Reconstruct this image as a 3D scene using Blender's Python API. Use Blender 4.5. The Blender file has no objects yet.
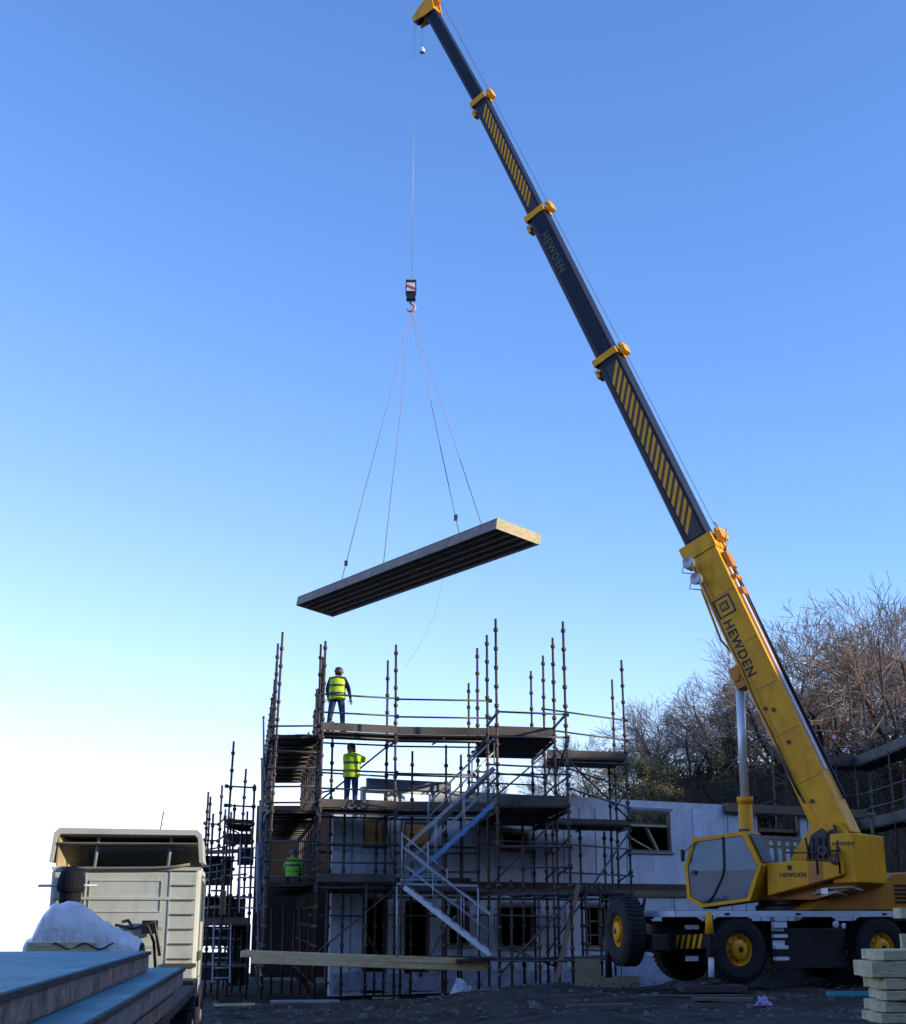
import bpy, math, random
from mathutils import Vector, Matrix, noise
random.seed(7)
V = Vector
R = math.radians
sc = bpy.context.scene
col = sc.collection

# ------------------------------------------------------------------ camera
F = 1350.0
TILT = math.atan(403 / F)
EYE = 1.7
cd = bpy.data.cameras.new('camera')
cd.sensor_fit = 'VERTICAL'; cd.sensor_height = 24.0; cd.lens = 24.0 * F / 1024
cd.clip_start = .1; cd.clip_end = 20000
cam = bpy.data.objects.new('camera', cd); col.objects.link(cam)
cam.location = (0, 0, EYE); cam.rotation_euler = (math.pi / 2 + TILT, 0, 0)
sc.camera = cam
CT, ST = math.cos(TILT), math.sin(TILT)

def P(px, py, d):
    u = (px - 453) / F; v = (512 - py) / F
    yy = CT - v * ST
    return V((u * d / yy, d, EYE + d * (ST + v * CT) / yy))

def G(px, d, z=0.0):
    """plan position of something upright whose column sits at px (read at mid height)"""
    return V(((px - 453) / F * d / 1.019, d, z))

def tan_y(py):
    v = (512 - py) / F
    return (ST + v * CT) / (CT - v * ST)

def zat(py, d): return EYE + d * tan_y(py)

def smooth(a, b, x):
    t = max(0., min(1., (x - a) / (b - a))); return t * t * (3 - 2 * t)

# ------------------------------------------------------------------ materials
MATS = {}
def mat(name, c, rough=.7, metal=0., var=.18, scale=3., bump=0., bscale=20., spec=.5, alpha=1., c2=None, coat=0., stretch=None, grime=0.):
    if name in MATS: return MATS[name]
    m = bpy.data.materials.new(name); m.use_nodes = True
    n = m.node_tree.nodes; l = m.node_tree.links
    b = n['Principled BSDF']
    b.inputs['Roughness'].default_value = rough; b.inputs['Metallic'].default_value = metal
    b.inputs['Specular IOR Level'].default_value = spec
    b.inputs['Coat Weight'].default_value = coat
    b.inputs['Alpha'].default_value = alpha
    tc = n.new('ShaderNodeTexCoord'); src = tc.outputs['Object']
    if stretch:
        mp = n.new('ShaderNodeMapping'); mp.inputs['Scale'].default_value = stretch
        l.new(src, mp.inputs['Vector']); src = mp.outputs['Vector']
    nz = n.new('ShaderNodeTexNoise'); nz.inputs['Scale'].default_value = scale; nz.inputs['Detail'].default_value = 6
    nz.inputs['Roughness'].default_value = .65
    l.new(src, nz.inputs['Vector'])
    rp = n.new('ShaderNodeValToRGB'); rp.color_ramp.elements[0].position = .3; rp.color_ramp.elements[1].position = .7
    lo = tuple(x * (1 - var) for x in c) + (1,)
    hi = tuple(min(1, x * (1 + var)) for x in c) + (1,)
    if c2: hi = tuple(c2) + (1,)
    rp.color_ramp.elements[0].color = lo; rp.color_ramp.elements[1].color = hi
    l.new(nz.outputs['Fac'], rp.inputs['Fac'])
    if grime:
        mp2 = n.new('ShaderNodeMapping'); mp2.inputs['Scale'].default_value = (1.6, 1.6, .45); l.new(tc.outputs['Object'], mp2.inputs['Vector'])
        g1 = n.new('ShaderNodeTexNoise'); g1.inputs['Scale'].default_value = 2.2; g1.inputs['Detail'].default_value = 9; g1.inputs['Roughness'].default_value = .75
        l.new(mp2.outputs['Vector'], g1.inputs['Vector'])
        gr = n.new('ShaderNodeValToRGB'); gr.color_ramp.elements[0].position = .50; gr.color_ramp.elements[1].position = .72
        gr.color_ramp.elements[0].color = (0, 0, 0, 1); gr.color_ramp.elements[1].color = (grime, grime, grime, 1)
        l.new(g1.outputs['Fac'], gr.inputs['Fac'])
        gm = n.new('ShaderNodeMix'); gm.data_type = 'RGBA'; l.new(gr.outputs['Color'], gm.inputs['Factor'])
        l.new(rp.outputs['Color'], gm.inputs['A']); gm.inputs['B'].default_value = tuple(x * .25 + .012 for x in c) + (1,)
        l.new(gm.outputs['Result'], b.inputs['Base Color'])
    else:
        l.new(rp.outputs['Color'], b.inputs['Base Color'])
    if bump:
        n2 = n.new('ShaderNodeTexNoise'); n2.inputs['Scale'].default_value = bscale; n2.inputs['Detail'].default_value = 5
        l.new(src, n2.inputs['Vector'])
        bp = n.new('ShaderNodeBump'); bp.inputs['Strength'].default_value = bump; bp.inputs['Distance'].default_value = .05
        l.new(n2.outputs['Fac'], bp.inputs['Height']); l.new(bp.outputs['Normal'], b.inputs['Normal'])
    MATS[name] = m
    return m

M_steel = mat('galvanised steel', (.06, .06, .068), .6, .4, .35, 2.5, c2=(.14, .095, .07))
M_rail = mat('weathered tube', (.09, .09, .095), .55, .5, .3, 3)
M_board = mat('scaffold board', (.055, .043, .034), .85, 0, .35, 2, .3, 30)
M_toe = mat('grey toe board', (.065, .062, .06), .8, 0, .35, 1.2, .2, 20, c2=(.13, .11, .09))
M_alu = mat('aluminium', (.36, .38, .42), .45, .3, .15)
M_bluestair = mat('blue painted stair', (.13, .27, .48), .5, .1, .2, 2)
M_wall = mat('foil faced wall board', (.50, .56, .63), .5, .0, .1, 1.3, .2, 4, c2=(.66, .71, .77), grime=.5)
M_wallseam = mat('wall seam tape', (.22, .25, .30), .7)
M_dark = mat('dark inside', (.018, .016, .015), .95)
M_black = mat('black steel', (.012, .012, .014), .45, 0, .3, 4)
M_navy = mat('navy paint', (.006, .010, .028), .55, .0, .3, 1.5, spec=.25, grime=.4)
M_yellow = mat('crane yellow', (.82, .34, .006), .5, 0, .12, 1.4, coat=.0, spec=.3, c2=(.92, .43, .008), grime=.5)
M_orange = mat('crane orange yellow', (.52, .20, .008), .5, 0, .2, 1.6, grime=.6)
M_white = mat('white paint', (.62, .64, .68), .5, 0, .08)
M_red = mat('red paint', (.55, .04, .03), .5)
M_tyre = mat('tyre rubber', (.011, .011, .012), .85, 0, .3, 6, .3, 30)
M_silver = mat('chrome rod', (.66, .68, .72), .38, .35, .05)
M_rope = mat('wire rope', (.16, .15, .17), .6, .4)
M_sling = mat('pink sling', (.45, .32, .36), .8)
M_wood = mat('fresh timber', (.72, .50, .24), .75, 0, .25, 2, .15, 15, c2=(.80, .62, .34), stretch=(1, 6, 6))
M_cream_wood = mat('pale timber', (.60, .48, .25), .8, 0, .2, 3, .4, 10, c2=(.72, .62, .38), stretch=(1, 5, 5), grime=.35)
M_osb = mat('osb board', (.66, .34, .10), .8, 0, .3, 9, c2=(.74, .44, .17))
M_brownwood = mat('stud timber', (.16, .12, .075), .8, 0, .2, 3)
M_cabcream = mat('cream lorry paint', (.53, .56, .48), .5, 0, .07, 1.5, grime=.35)
M_cream_lit = mat('cream lining with sunlight', (.38, .30, .17), .6, 0, .2, 3)  # sunlight on the fairing's inner side is put into this warm tone
M_deflect = mat('grey plastic', (.18, .175, .14), .7)
M_blue = mat('blue panel facing', (.06, .22, .27), .6, 0, .3, 1.5, c2=(.12, .34, .38), spec=.3, grime=.6)
M_pwood = mat('panel edge timber', (.20, .13, .09), .85, 0, .45, 5, .6, 25, c2=(.44, .33, .25), grime=.7)
M_plastic = mat('crumpled white plastic', (.66, .65, .62), .22, 0, .25, 3, .35, 14, c2=(.80, .79, .78), spec=.7)
M_skin = mat('skin', (.45, .25, .18), .6)
M_jeans = mat('blue jeans', (.025, .045, .12), .85)
M_jacket = mat('dark jacket', (.03, .03, .035), .85)
M_hivis = mat('yellow hi-vis fabric', (.52, .78, .02), .7, 0, .1, 8, .2, 20)
M_green = mat('green hi-vis fabric', (.22, .62, .04), .7, 0, .1, 8, .2, 20)
M_refl = mat('reflective tape', (.05, .055, .06), .5, .2)
M_hat = mat('dark hard hat', (.06, .04, .045), .5)
M_hatg = mat('grey hard hat', (.14, .15, .16), .5)
M_hair = mat('dark hair', (.03, .02, .015), .9)
M_boot = mat('boot leather', (.05, .035, .025), .7)
M_bark = mat('bark', (.055, .045, .037), .95, 0, .3, 2, .4, 8)
M_twig = mat('winter twigs', (.22, .165, .12), .9, 0, .25, .5)
M_twig2 = mat('reddish winter twigs', (.29, .205, .145), .9, 0, .25, .5)
M_ivy = mat('ivy leaves', (.11, .10, .035), .7, 0, .4, .8, c2=(.22, .19, .08))
M_scrub = mat('hillside scrub', (.07, .048, .03), .95, 0, .4, .3, c2=(.14, .09, .055))
M_conc = mat('concrete', (.24, .23, .22), .9, 0, .2, 3, .3, 15)
M_ply = mat('site plywood', (.20, .17, .10), .8, 0, .25, 2, c2=(.27, .24, .15))
M_teal = mat('teal strap', (.05, .30, .36), .6)
M_bag = mat('clear plastic', (.35, .38, .45), .3, 0, .3, 12, .8, 12)
M_stone = mat('rubble stone', (.10, .09, .085), .95, 0, .35, 2, .3, 10, c2=(.16, .15, .14))

def glass_mat():
    m = mat('cab glass', (.06, .22, .32), .08, 0, .35, .9, spec=.4, alpha=.80)  # sky reflection is put into the bluish base colour
    return m
M_glass = glass_mat()

# ------------------------------------------------------------------ mesh builder
ORG = {}
class MB:
    def __init__(s): s.v = []; s.f = []; s.m = []; s.s = []
    def add(s, vs, fs, mi=0, sm=False):
        o = len(s.v); s.v += [V(x) for x in vs]
        for f in fs: s.f.append([i + o for i in f]); s.m.append(mi); s.s.append(sm)
        return s
    def obox(s, c, ax, ay, az, mi=0):
        c, ax, ay, az = V(c), V(ax), V(ay), V(az)
        vs = [c + ax * i + ay * j + az * k for k in (-1, 1) for j in (-1, 1) for i in (-1, 1)]
        fs = [(0, 2, 3, 1), (4, 5, 7, 6), (0, 1, 5, 4), (2, 6, 7, 3), (0, 4, 6, 2), (1, 3, 7, 5)]
        if ax.cross(ay).dot(az) < 0: fs = [f[::-1] for f in fs]
        return s.add(vs, fs, mi)
    def beam(s, p, q, w, h, up=(0, 0, 1), mi=0):
        p, q = V(p), V(q); a = q - p
        x = a.normalized(); y = V(up).cross(x)
        if y.length < 1e-4: y = V((1, 0, 0)).cross(x)
        y.normalize(); z = x.cross(y)
        return s.obox((p + q) / 2, a / 2, y * w / 2, z * h / 2, mi)
    def tube(s, p, q, r0, r1=None, n=8, mi=0, cap=True):
        return s.path([p, q], [r0, r0 if r1 is None else r1], n, mi, cap)
    def path(s, pts, rs, n=8, mi=0, cap=True):
        pts = [V(p) for p in pts]
        if not hasattr(rs, '__len__'): rs = [rs] * len(pts)
        vs = []; prev = None
        for i, p in enumerate(pts):
            if i == 0: t = pts[1] - p
            elif i == len(pts) - 1: t = p - pts[-2]
            else: t = pts[i + 1] - pts[i - 1]
            t.normalize()
            if prev is None:
                x = t.orthogonal().normalized()
            else:
                x = prev - t * prev.dot(t)
                x = x.normalized() if x.length > 1e-6 else t.orthogonal().normalized()
            prev = x; y = t.cross(x)
            for k in range(n):
                a = 2 * math.pi * k / n
                vs.append(p + (x * math.cos(a) + y * math.sin(a)) * rs[i])
        fs = []
        for i in range(len(pts) - 1):
            for k in range(n):
                a = i * n + k; b = i * n + (k + 1) % n
                fs.append((a, b, b + n, a + n))
        s.add(vs, fs, mi, n > 4)
        if cap:
            o = len(s.v) - len(vs)
            s.f.append([o + k for k in range(n)][::-1]); s.m.append(mi); s.s.append(False)
            e = o + (len(pts) - 1) * n
            s.f.append([e + k for k in range(n)]); s.m.append(mi); s.s.append(False)
        return s
    def lathe(s, c, axis, prof, n=28, mi=0):
        c = V(c); t = V(axis).normalized(); x = t.orthogonal().normalized(); y = t.cross(x)
        vs = []
        for (r, h) in prof:
            for k in range(n):
                a = 2 * math.pi * k / n
                vs.append(c + t * h + (x * math.cos(a) + y * math.sin(a)) * max(r, .0005))
        fs = []
        for i in range(len(prof) - 1):
            for k in range(n):
                a = i * n + k; b = i * n + (k + 1) % n
                fs.append((a, b, b + n, a + n))
        return s.add(vs, fs, mi, False)
    def prism(s, poly, off, mi=0):
        poly = [V(p) for p in poly]; off = V(off); n = len(poly)
        vs = poly + [p + off for p in poly]
        fs = [tuple(range(n))[::-1], tuple(range(n, 2 * n))]
        nrm = V((0, 0, 0))
        for i in range(n): nrm += poly[i].cross(poly[(i + 1) % n])
        fs += [(i, (i + 1) % n, (i + 1) % n + n, i + n) for i in range(n)]
        if nrm.dot(off) < 0: fs = [f[::-1] for f in fs]
        return s.add(vs, fs, mi)
    def build(s, name, mats, parent=None, org=None, bevel=0., smooth_all=False):
        me = bpy.data.meshes.new(name)
        if parent is not None: o3 = ORG[parent.name]
        else: o3 = V(org) if org is not None else V((0, 0, 0))
        me.from_pydata([tuple(v - o3) for v in s.v], [], s.f)
        if not isinstance(mats, (list, tuple)): mats = [mats]
        for m in mats: me.materials.append(m)
        me.polygons.foreach_set('material_index', s.m)
        me.polygons.foreach_set('use_smooth', [True] * len(s.s) if smooth_all else s.s)
        me.update()
        ob = bpy.data.objects.new(name, me); col.objects.link(ob)
        if parent is not None: ob.parent = parent
        else: ob.location = o3
        ORG[ob.name] = o3
        if bevel:
            b = ob.modifiers.new('bevel', 'BEVEL'); b.width = bevel; b.segments = 2; b.limit_method = 'ANGLE'; b.angle_limit = R(40)
        return ob

def tag(o, label=None, cat=None, group=None, kind=None):
    if label: o['label'] = label
    if cat: o['category'] = cat
    if group: o['group'] = group
    if kind: o['kind'] = kind
    return o

def thing(name, loc, label, cat, group=None):
    o = bpy.data.objects.new(name, None); col.objects.link(o)
    o.location = loc; o.empty_display_size = .3
    ORG[o.name] = V(loc)
    return tag(o, label, cat, group)

def sub(name, mb, mats, parent, bevel=0.):       # part or sub-part
    return mb.build(name, mats, parent, bevel=bevel)

# sub-parts: children of a part share the root's origin
def subsub(name, mb, mats, part, bevel=0.):
    me_o = mb.build(name, mats, part, bevel=bevel)
    return me_o

# ------------------------------------------------------------------ ground
def gz(x, y):
    z = .14 * smooth(-1, 3, x) * (1 - smooth(33.5, 36.5, y)) - .3 * smooth(2, -3, x) * 1.0
    z -= .4 * smooth(33.5, 36.5, y) * (1 - smooth(2, -3, x) * .25)
    if y > 50 or x > 25:
        hb = 9.3 * smooth(50, 84, y) * smooth(-6, 18, x) + 3.5 * smooth(84, 130, y) * smooth(10, 60, x)
        hr = (20.5 - 5.0 * smooth(1.5, 4, y) * (1 - smooth(7.5, 10, y))) * smooth(30, 58, x)  # unseen ridge with a notch, shaped to shade the site and light the lorry
        z = max(z, z + hb, z + hr)
    z += .75 * smooth(4.5, 7, x) * (1 - smooth(15, 18, x)) * smooth(33.4, 34.6, y) * (1 - smooth(35.4, 36.8, y))  # mud bank added to keep the gap under the crane dark
    z += 20 * smooth(-6, -34, y) * (1 - smooth(50, 90, x))  # unseen hill behind the camera, added to hold back sky light
    z -= 28 * smooth(58, 140, y) * smooth(4, -18, x)
    z -= 28 * smooth(22, 80, -x)
    return z

def rut(x, y):
    o = 0
    for (c0, k, ph, dep) in ((25.6, .10, .0, .10), (27.5, .10, .3, .10), (31.6, -.06, 1.0, .06), (24.2, .28, 2., .07)):
        yy = c0 + k * (x - 2) + .35 * math.sin(x * .35 + ph); q = abs(y - yy)
        o += -dep * max(0, 1 - q / .22) + dep * .7 * math.exp(-((q - .34) / .10) ** 2) * (.7 + .3 * math.sin(x * 5 + ph))
    return o * (1 - smooth(14, 18, abs(x - 3)))

def axis_pts(lo, hi, c0, c1, fine, grow):
    a = [c0]
    while a[-1] < c1: a.append(a[-1] + fine)
    st = fine
    while a[-1] < hi: st *= grow; a.append(a[-1] + st)
    st = fine; b = []
    x = c0
    while x > lo: st *= grow; x -= st; b.append(x)
    return b[::-1] + a

xs = axis_pts(-500, 1500, -9, 15, .13, 1.12)
ys = axis_pts(-300, 1500, 22, 38, .11, 1.1)
g = MB(); vs = []
for y in ys:
    for x in xs:
        near = 1 - smooth(60, 110, math.hypot(x - 3, y - 30))
        h = noise.fractal(V((x * .35, y * .35, 3)), 1, 2, 3) * .10 + noise.fractal(V((x * 1.6, y * 1.6, 9)), 1, 2, 3) * .05
        far = noise.fractal(V((x * .05, y * .05, 1)), 1, 2, 3) * .9 * smooth(60, 80, y)
        vs.append((x, y, gz(x, y) + h * near + far + (rut(x, y) if 21 < y < 36 and -16 < x < 22 else 0)))
nx = len(xs); ny = len(ys)
g.add(vs, [(j * nx + i, j * nx + i + 1, (j + 1) * nx + i + 1, (j + 1) * nx + i) for j in range(ny - 1) for i in range(nx - 1)], 0, True)
M_mud = mat('churned mud', (.024, .017, .012), .9, 0, .35, 1.1, 1.0, 5, c2=(.075, .057, .044), spec=.2)
ground = g.build('ground', M_mud); tag(ground, kind='structure')
sea = MB().add([(-9000, -3000, -24), (9000, -3000, -24), (9000, 15000, -24), (-9000, 15000, -24)], [(0, 1, 2, 3)])
tag(sea.build('water', mat('sea water', (.20, .24, .28), .08, 0, .1, .01)), kind='structure')  # sea plane added to mirror bright sky below the horizon

# rubble
rb = MB(); rr = random.Random(3)
for i in range(2600):
    x = rr.uniform(-8, 15); y = rr.uniform(22, 37.5)
    r = rr.choice((.015, .02, .025, .03, .04, .06)) * rr.uniform(.7, 1.3)
    if rr.random() < .02: r *= 1.8
    c = V((x, y, gz(x, y) + r * .1 + .02)); vsr = [c + V((0, 0, r * .55))]
    for (rad_, hh) in ((.7, .42), (1.0, .0)):
        for k in range(7):
            a = k * .8976 + rr.uniform(-.3, .3); q_ = rr.uniform(.75, 1.25) * rad_
            vsr.append(c + V((math.cos(a) * r * q_, math.sin(a) * r * q_, r * hh * rr.uniform(.7, 1.1) - (.2 * r if hh == 0 else 0))))
    fr7 = [(0, 1 + k, 1 + (k + 1) % 7) for k in range(7)] + [(1 + k, 8 + k, 8 + (k + 1) % 7, 1 + (k + 1) % 7) for k in range(7)]
    rb.add(vsr, fr7)
tag(rb.build('rubble', M_stone), 'scattered stones and clods on the muddy site ground', 'rubble', kind='stuff')

# ------------------------------------------------------------------ scaffold helpers
def standard(root, p, z0, z1, lean=(0, 0), r=.034, name='standard'):
    m = MB(); p = V((p[0], p[1], 0))
    q0 = V((p.x, p.y, z0)); q1 = V((p.x + lean[0], p.y + lean[1], z1))
    m.tube(q0, q1, r, n=8)
    m.obox(q0 + V((0, 0, .01)), (.09, 0, 0), (0, .09, 0), (0, 0, .01))
    z = z0 + .35
    while z < z1 - .1:
        t = (z - z0) / (z1 - z0); c = q0.lerp(q1, t)
        m.tube(c - V((0, 0, .045)), c + V((0, 0, .045)), .058, .066, n=6)
        z += .5
    return sub(name, m, M_steel, root)

def rail(root, p, q, name='ledger', r=.026, m_=None):
    m = MB(); p, q = V(p), V(q); m.tube(p, q, r, n=8)
    d = (q - p).normalized()
    for e in (p, q): m.obox(e, d * .05, d.orthogonal().normalized() * .04, d.cross(d.orthogonal()).normalized() * .04)
    return sub(name, m, m_ or M_rail, root)

def deck(root, a, b, c, d, z, n=6, name='deck'):
    """planks run a->b, edge d->c is the far edge; z = top of the boards"""
    m = MB(); rd = random.Random(int(z * 100 + a[0] * 17))
    a, b, c, d = [V((p[0], p[1], 0)) for p in (a, b, c, d)]
    for i in range(n):
        t0 = (i + .004) / n; t1 = (i + .996) / n
        dz = rd.uniform(-.006, .006)
        q = [a.lerp(d, t0), b.lerp(c, t0), b.lerp(c, t1), a.lerp(d, t1)]
        e = (q[1] - q[0]).normalized() * rd.uniform(-.06, .06)
        q = [p + e + V((0, 0, z - .05 + dz)) for p in q]
        m.prism(q, (0, 0, .045))
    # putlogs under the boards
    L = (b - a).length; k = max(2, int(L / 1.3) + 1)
    for i in range(k):
        t = i / (k - 1); p = a.lerp(b, t); q = d.lerp(c, t)
        m.tube(p + V((0, 0, z - .09)), q + V((0, 0, z - .09)), .026, n=6, mi=1)
    return sub(name, m, [M_board, M_steel], root)

def toe(root, a, b, z, h=.22, name='toe_board'):
    a, b = V((a[0], a[1], z + h / 2)), V((b[0], b[1], z + h / 2))
    return sub(name, MB().beam(a, b, .038, h), M_toe, root)

def Z(p, z): return V((p[0], p[1], z))

BD = V((-.112, .9937, 0))         # the direction the site runs away from the street

# ------------------------------------------------------------------ front scaffold
gb = -.45
A0, A1 = G(319, 37.5), G(396, 38.3)
A0i, A1i = G(315.5, 39.0), G(386, 39.7)
r0 = [G(498, 35.0), G(569, 35.1)]
r1 = [G(488, 36.9), G(556, 37.3)]
r2 = [G(478, 38.8), G(545, 40.0)]
r3 = [G(469, 42.0), G(533, 42.4)]
E0, E1 = G(629, 41.0), G(616, 43.4)
sf = thing('scaffold', (1, 38, gb), 'wide steel tube scaffold with dark decks across the front of the unfinished building', 'scaffold')
for (p, zt, ln) in ((A0, 9.1, (.06, 0)), (A1, 9.15, (-.05, 0)), (A0i, 9.3, (.03, 0)), (A1i, 8.95, (0, 0)),
                (r0[0], 9.2, (-.02, 0)), (r0[1], 9.15, (-.05, 0)), (r1[0], 9.15, (0, 0)), (r1[1], 9.15, (0, 0)),
                (r2[0], 9.15, (0, 0)), (r2[1], 9.15, (.02, 0)), (r3[0], 8.65, (0, 0)), (r3[1], 9.1, (0, 0)),
                (E0, 9.2, (-.08, 0)), (E1, 9.0, (0, 0))):
    standard(sf, p, gb, zt, ln)
# short standards of the lower lifts
for (px, d, zt) in ((402, 38.2, 4.2), (458, 38.0, 2.6), (597, 40.2, 2.6), (552, 39.6, 4.3), (345, 39.2, 4.5), (510, 37.2, 2.6), (583, 40.2, 2.6), (443, 38.6, 4.4), (446, 40.1, 6.5), (522, 38.6, 4.2), (603, 41.6, 4.1), (368, 37.9, 2.5)):
    standard(sf, G(px, d), gb, zt)
# top lift, left run
def run(p, q, pi, qi, z, n=5, rails=True, toe_h=.22, ends=False):
    deck(sf, p, q, qi, pi, z, n)
    toe(sf, p + V((0, -.03, 0)), q + V((0, -.03, 0)), z, toe_h)
    rail(sf, Z(p, z - .16), Z(q, z - .16)); rail(sf, Z(pi, z - .16), Z(qi, z - .16))
    if rails:
        for h in (.5, 1.0): rail(sf, Z(p, z + h), Z(q, z + h), 'guard_rail')
    for a, b in ((p, pi), (q, qi)): rail(sf, Z(a, z - .2), Z(b, z - .2), 'transom')
AM = A0.lerp(A1, .5)
run(A0, A1, A0i, A1i, 6.6)
X2 = G(491, 38.6)
run(A1, X2, A1i, X2 + (A1i - A1), 6.58)
# stair bay, top: rows 1..3
deck(sf, r1[0], r1[1], r3[1], r3[0], 6.4, 14)
toe(sf, r1[0], r1[1], 6.4, .24)
for h in (.35,): rail(sf, Z(r0[0], 6.4 + h), Z(r0[1], 6.4 + h - .06), 'guard_rail')
for a, b in ((r0[0], r1[0]), (r0[1], r1[1])): rail(sf, Z(a, 6.72), Z(b, 6.66), 'transom', r=.035)
for k in range(2):
    rail(sf, Z(r1[k], 6.26), Z(r3[k], 6.26), 'transom')
# right run top
Rm = G(548, 40.4)
deck(sf, Rm, E0, E1, r3[1] + V((.5, .4, 0)), 6.2, 8); toe(sf, Rm, E0, 6.2, .2)
for h in (.55, 1.15): rail(sf, Z(r2[1], 6.4 + h), Z(E0, 6.2 + h), 'guard_rail')
rail(sf, Z(Rm, 6.05), Z(E0, 6.05)); rail(sf, Z(E0, 6.0), Z(E1, 6.0), 'transom')
# second lift
run(A0, A1, A0i, A1i, 4.52)
run(A1, X2, A1i, X2 + (A1i - A1), 4.5, rails=False)
rail(sf, Z(A1, 5.5), Z(A1.lerp(r2[0], .95), 5.5), 'guard_rail')
deck(sf, r0[0], r0[1], r3[1], r3[0], 4.36, 18); toe(sf, r0[0], r0[1], 4.36, .26)
for h in (.75, 1.35 + .35): rail(sf, Z(r0[0], 4.4 + h), Z(r0[1], 4.4 + h), 'guard_rail')
for a, b in ((r0[1], r1[1]), (r1[1], r2[1])):
    rail(sf, Z(a, 6.0), Z(b, 5.35), 'brace'); rail(sf, Z(a, 5.1), Z(b, 5.05), 'transom')
rail(sf, Z(r0[0], 5.1), Z(r1[0], 5.0), 'transom')
for k in range(2): rail(sf, Z(r0[k], 4.22), Z(r3[k], 4.22), 'transom')
deck(sf, r2[1], E0, E1, r3[1], 4.26, 8); toe(sf, r2[1], E0, 4.26, .14)
for h in (.5, 1.05): rail(sf, Z(r0[1], 4.36 + h * .9), Z(E0, 4.26 + h), 'guard_rail')
rail(sf, Z(E0, 5.3), Z(E1, 5.0), 'brace'); rail(sf, Z(E0, 5.9), Z(E1, 5.6), 'brace')
# third lift
run(A0, A1, A0i, A1i, 2.56)
run(A1, r2[0], A1i, r2[0] + (A1i - A1), 2.34, n=4, toe_h=.1)
run(r2[0], E0, r2[0] + (A1i - A1), E1 + V((-.6, -.5, 0)), 2.3, n=4, toe_h=.1, rails=False)
for z in (2.85, 3.35): rail(sf, Z(r0[0], z), Z(r0[1], z), 'guard_rail')
for z in (2.8, 3.55): rail(sf, Z(r1[1], z), Z(E0, z), 'guard_rail')
for (a, b) in ((r0[1], r1[1]), (E0, E1), (r1[1], r2[1])):
    rail(sf, Z(a, 3.6), Z(b, 3.35), 'transom', .03); rail(sf, Z(a, 2.9), Z(b, 2.7), 'transom', .03)
for k in range(2): rail(sf, Z(r0[k], 2.2), Z(r3[k], 2.2), 'transom')
rail(sf, Z(r0[0], 2.2), Z(r0[1], 2.2))
# first lift near the ground
for (a, b) in ((A0, A1), (A1, r1[0]), (r1[0], r1[1]), (r1[1], E0), (r0[0], r0[1])):
    rail(sf, Z(a, .62), Z(b, .62))
for (a, b) in ((A0i, A1i), (A1i, r2[0])): rail(sf, Z(a, .6), Z(b, .6))
deck(sf, r1[0] + V((-.8, 0, 0)), r1[1] + V((1.6, .3, 0)), r2[1] + V((1.6, 0, 0)), r2[0] + V((-.8, 0, 0)), .60, 5)
rail(sf, P(420, 975, 37.2), P(446, 926, 37.4), 'brace', .03); rail(sf, P(446, 926, 37.4), P(455, 918, 37.4), 'brace', .03)
rail(sf, P(500, 945, 37.5), P(560, 968, 37.8), 'brace')
rail(sf, Z(A1, 2.6), Z(A1i + V((0, .1, 0)), 4.3), 'brace')
rail(sf, Z(A0i, 5.0), P(333, 790, 39), 'brace')

for (p_, q_) in ((A0i, A1i), (A1i, X2 + (A1i - A1)), (r2[0], r2[1]), (r3[0], r3[1]), (r1[0], r1[1])):
    for z in (1.7, 3.6, 5.6): rail(sf, Z(p_, z), Z(q_, z - .05))
for (p_, q_, z0, z1) in ((A0, A1, .7, 2.4), (r1[0], r1[1], 2.4, 4.2), (r0[0], r0[1], .3, 2.1), (r2[0], r2[1], 4.5, 6.2), (r2[1], E0, .7, 4.1), (A0i, A1i, 4.7, 6.4), (E0, r1[1], 4.4, 6.1)):
    rail(sf, Z(p_, z0), Z(q_, z1), 'brace')
for (px, d, zt) in ((331, 39.4, 7.1), (377, 39.7, 4.3), (412, 39.9, 6.3), (461, 40.8, 6.3), (579, 41.5, 4.2), (537, 37.2, 2.2), (610, 42.3, 6.1)):
    standard(sf, G(px, d), gb, zt)
# loose boards lying on the decks
for (px, d, z, L, lb) in ((352, 38.0, 4.54, 2.2, 'loose board left on the middle deck near the worker with raised arms'), (430, 38.9, 2.58, 2.4, 'loose board lying on the third lift left of the stairs'), (520, 37.9, 6.43, 1.6, 'loose board lying on the highest stair deck'), (592, 41.6, 6.23, 1.8, 'loose board lying on the top right deck'), (520, 37.2, 4.4, 1.9, 'loose board lying on the middle stair deck')):
    c = G(px, d, z + .06); a_ = V((.93, .36, .0)) * L / 2
    tag(MB().beam(c - a_, c + a_, .22, .10).build('loose_board', M_board, org=c), lb, 'board')

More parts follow.
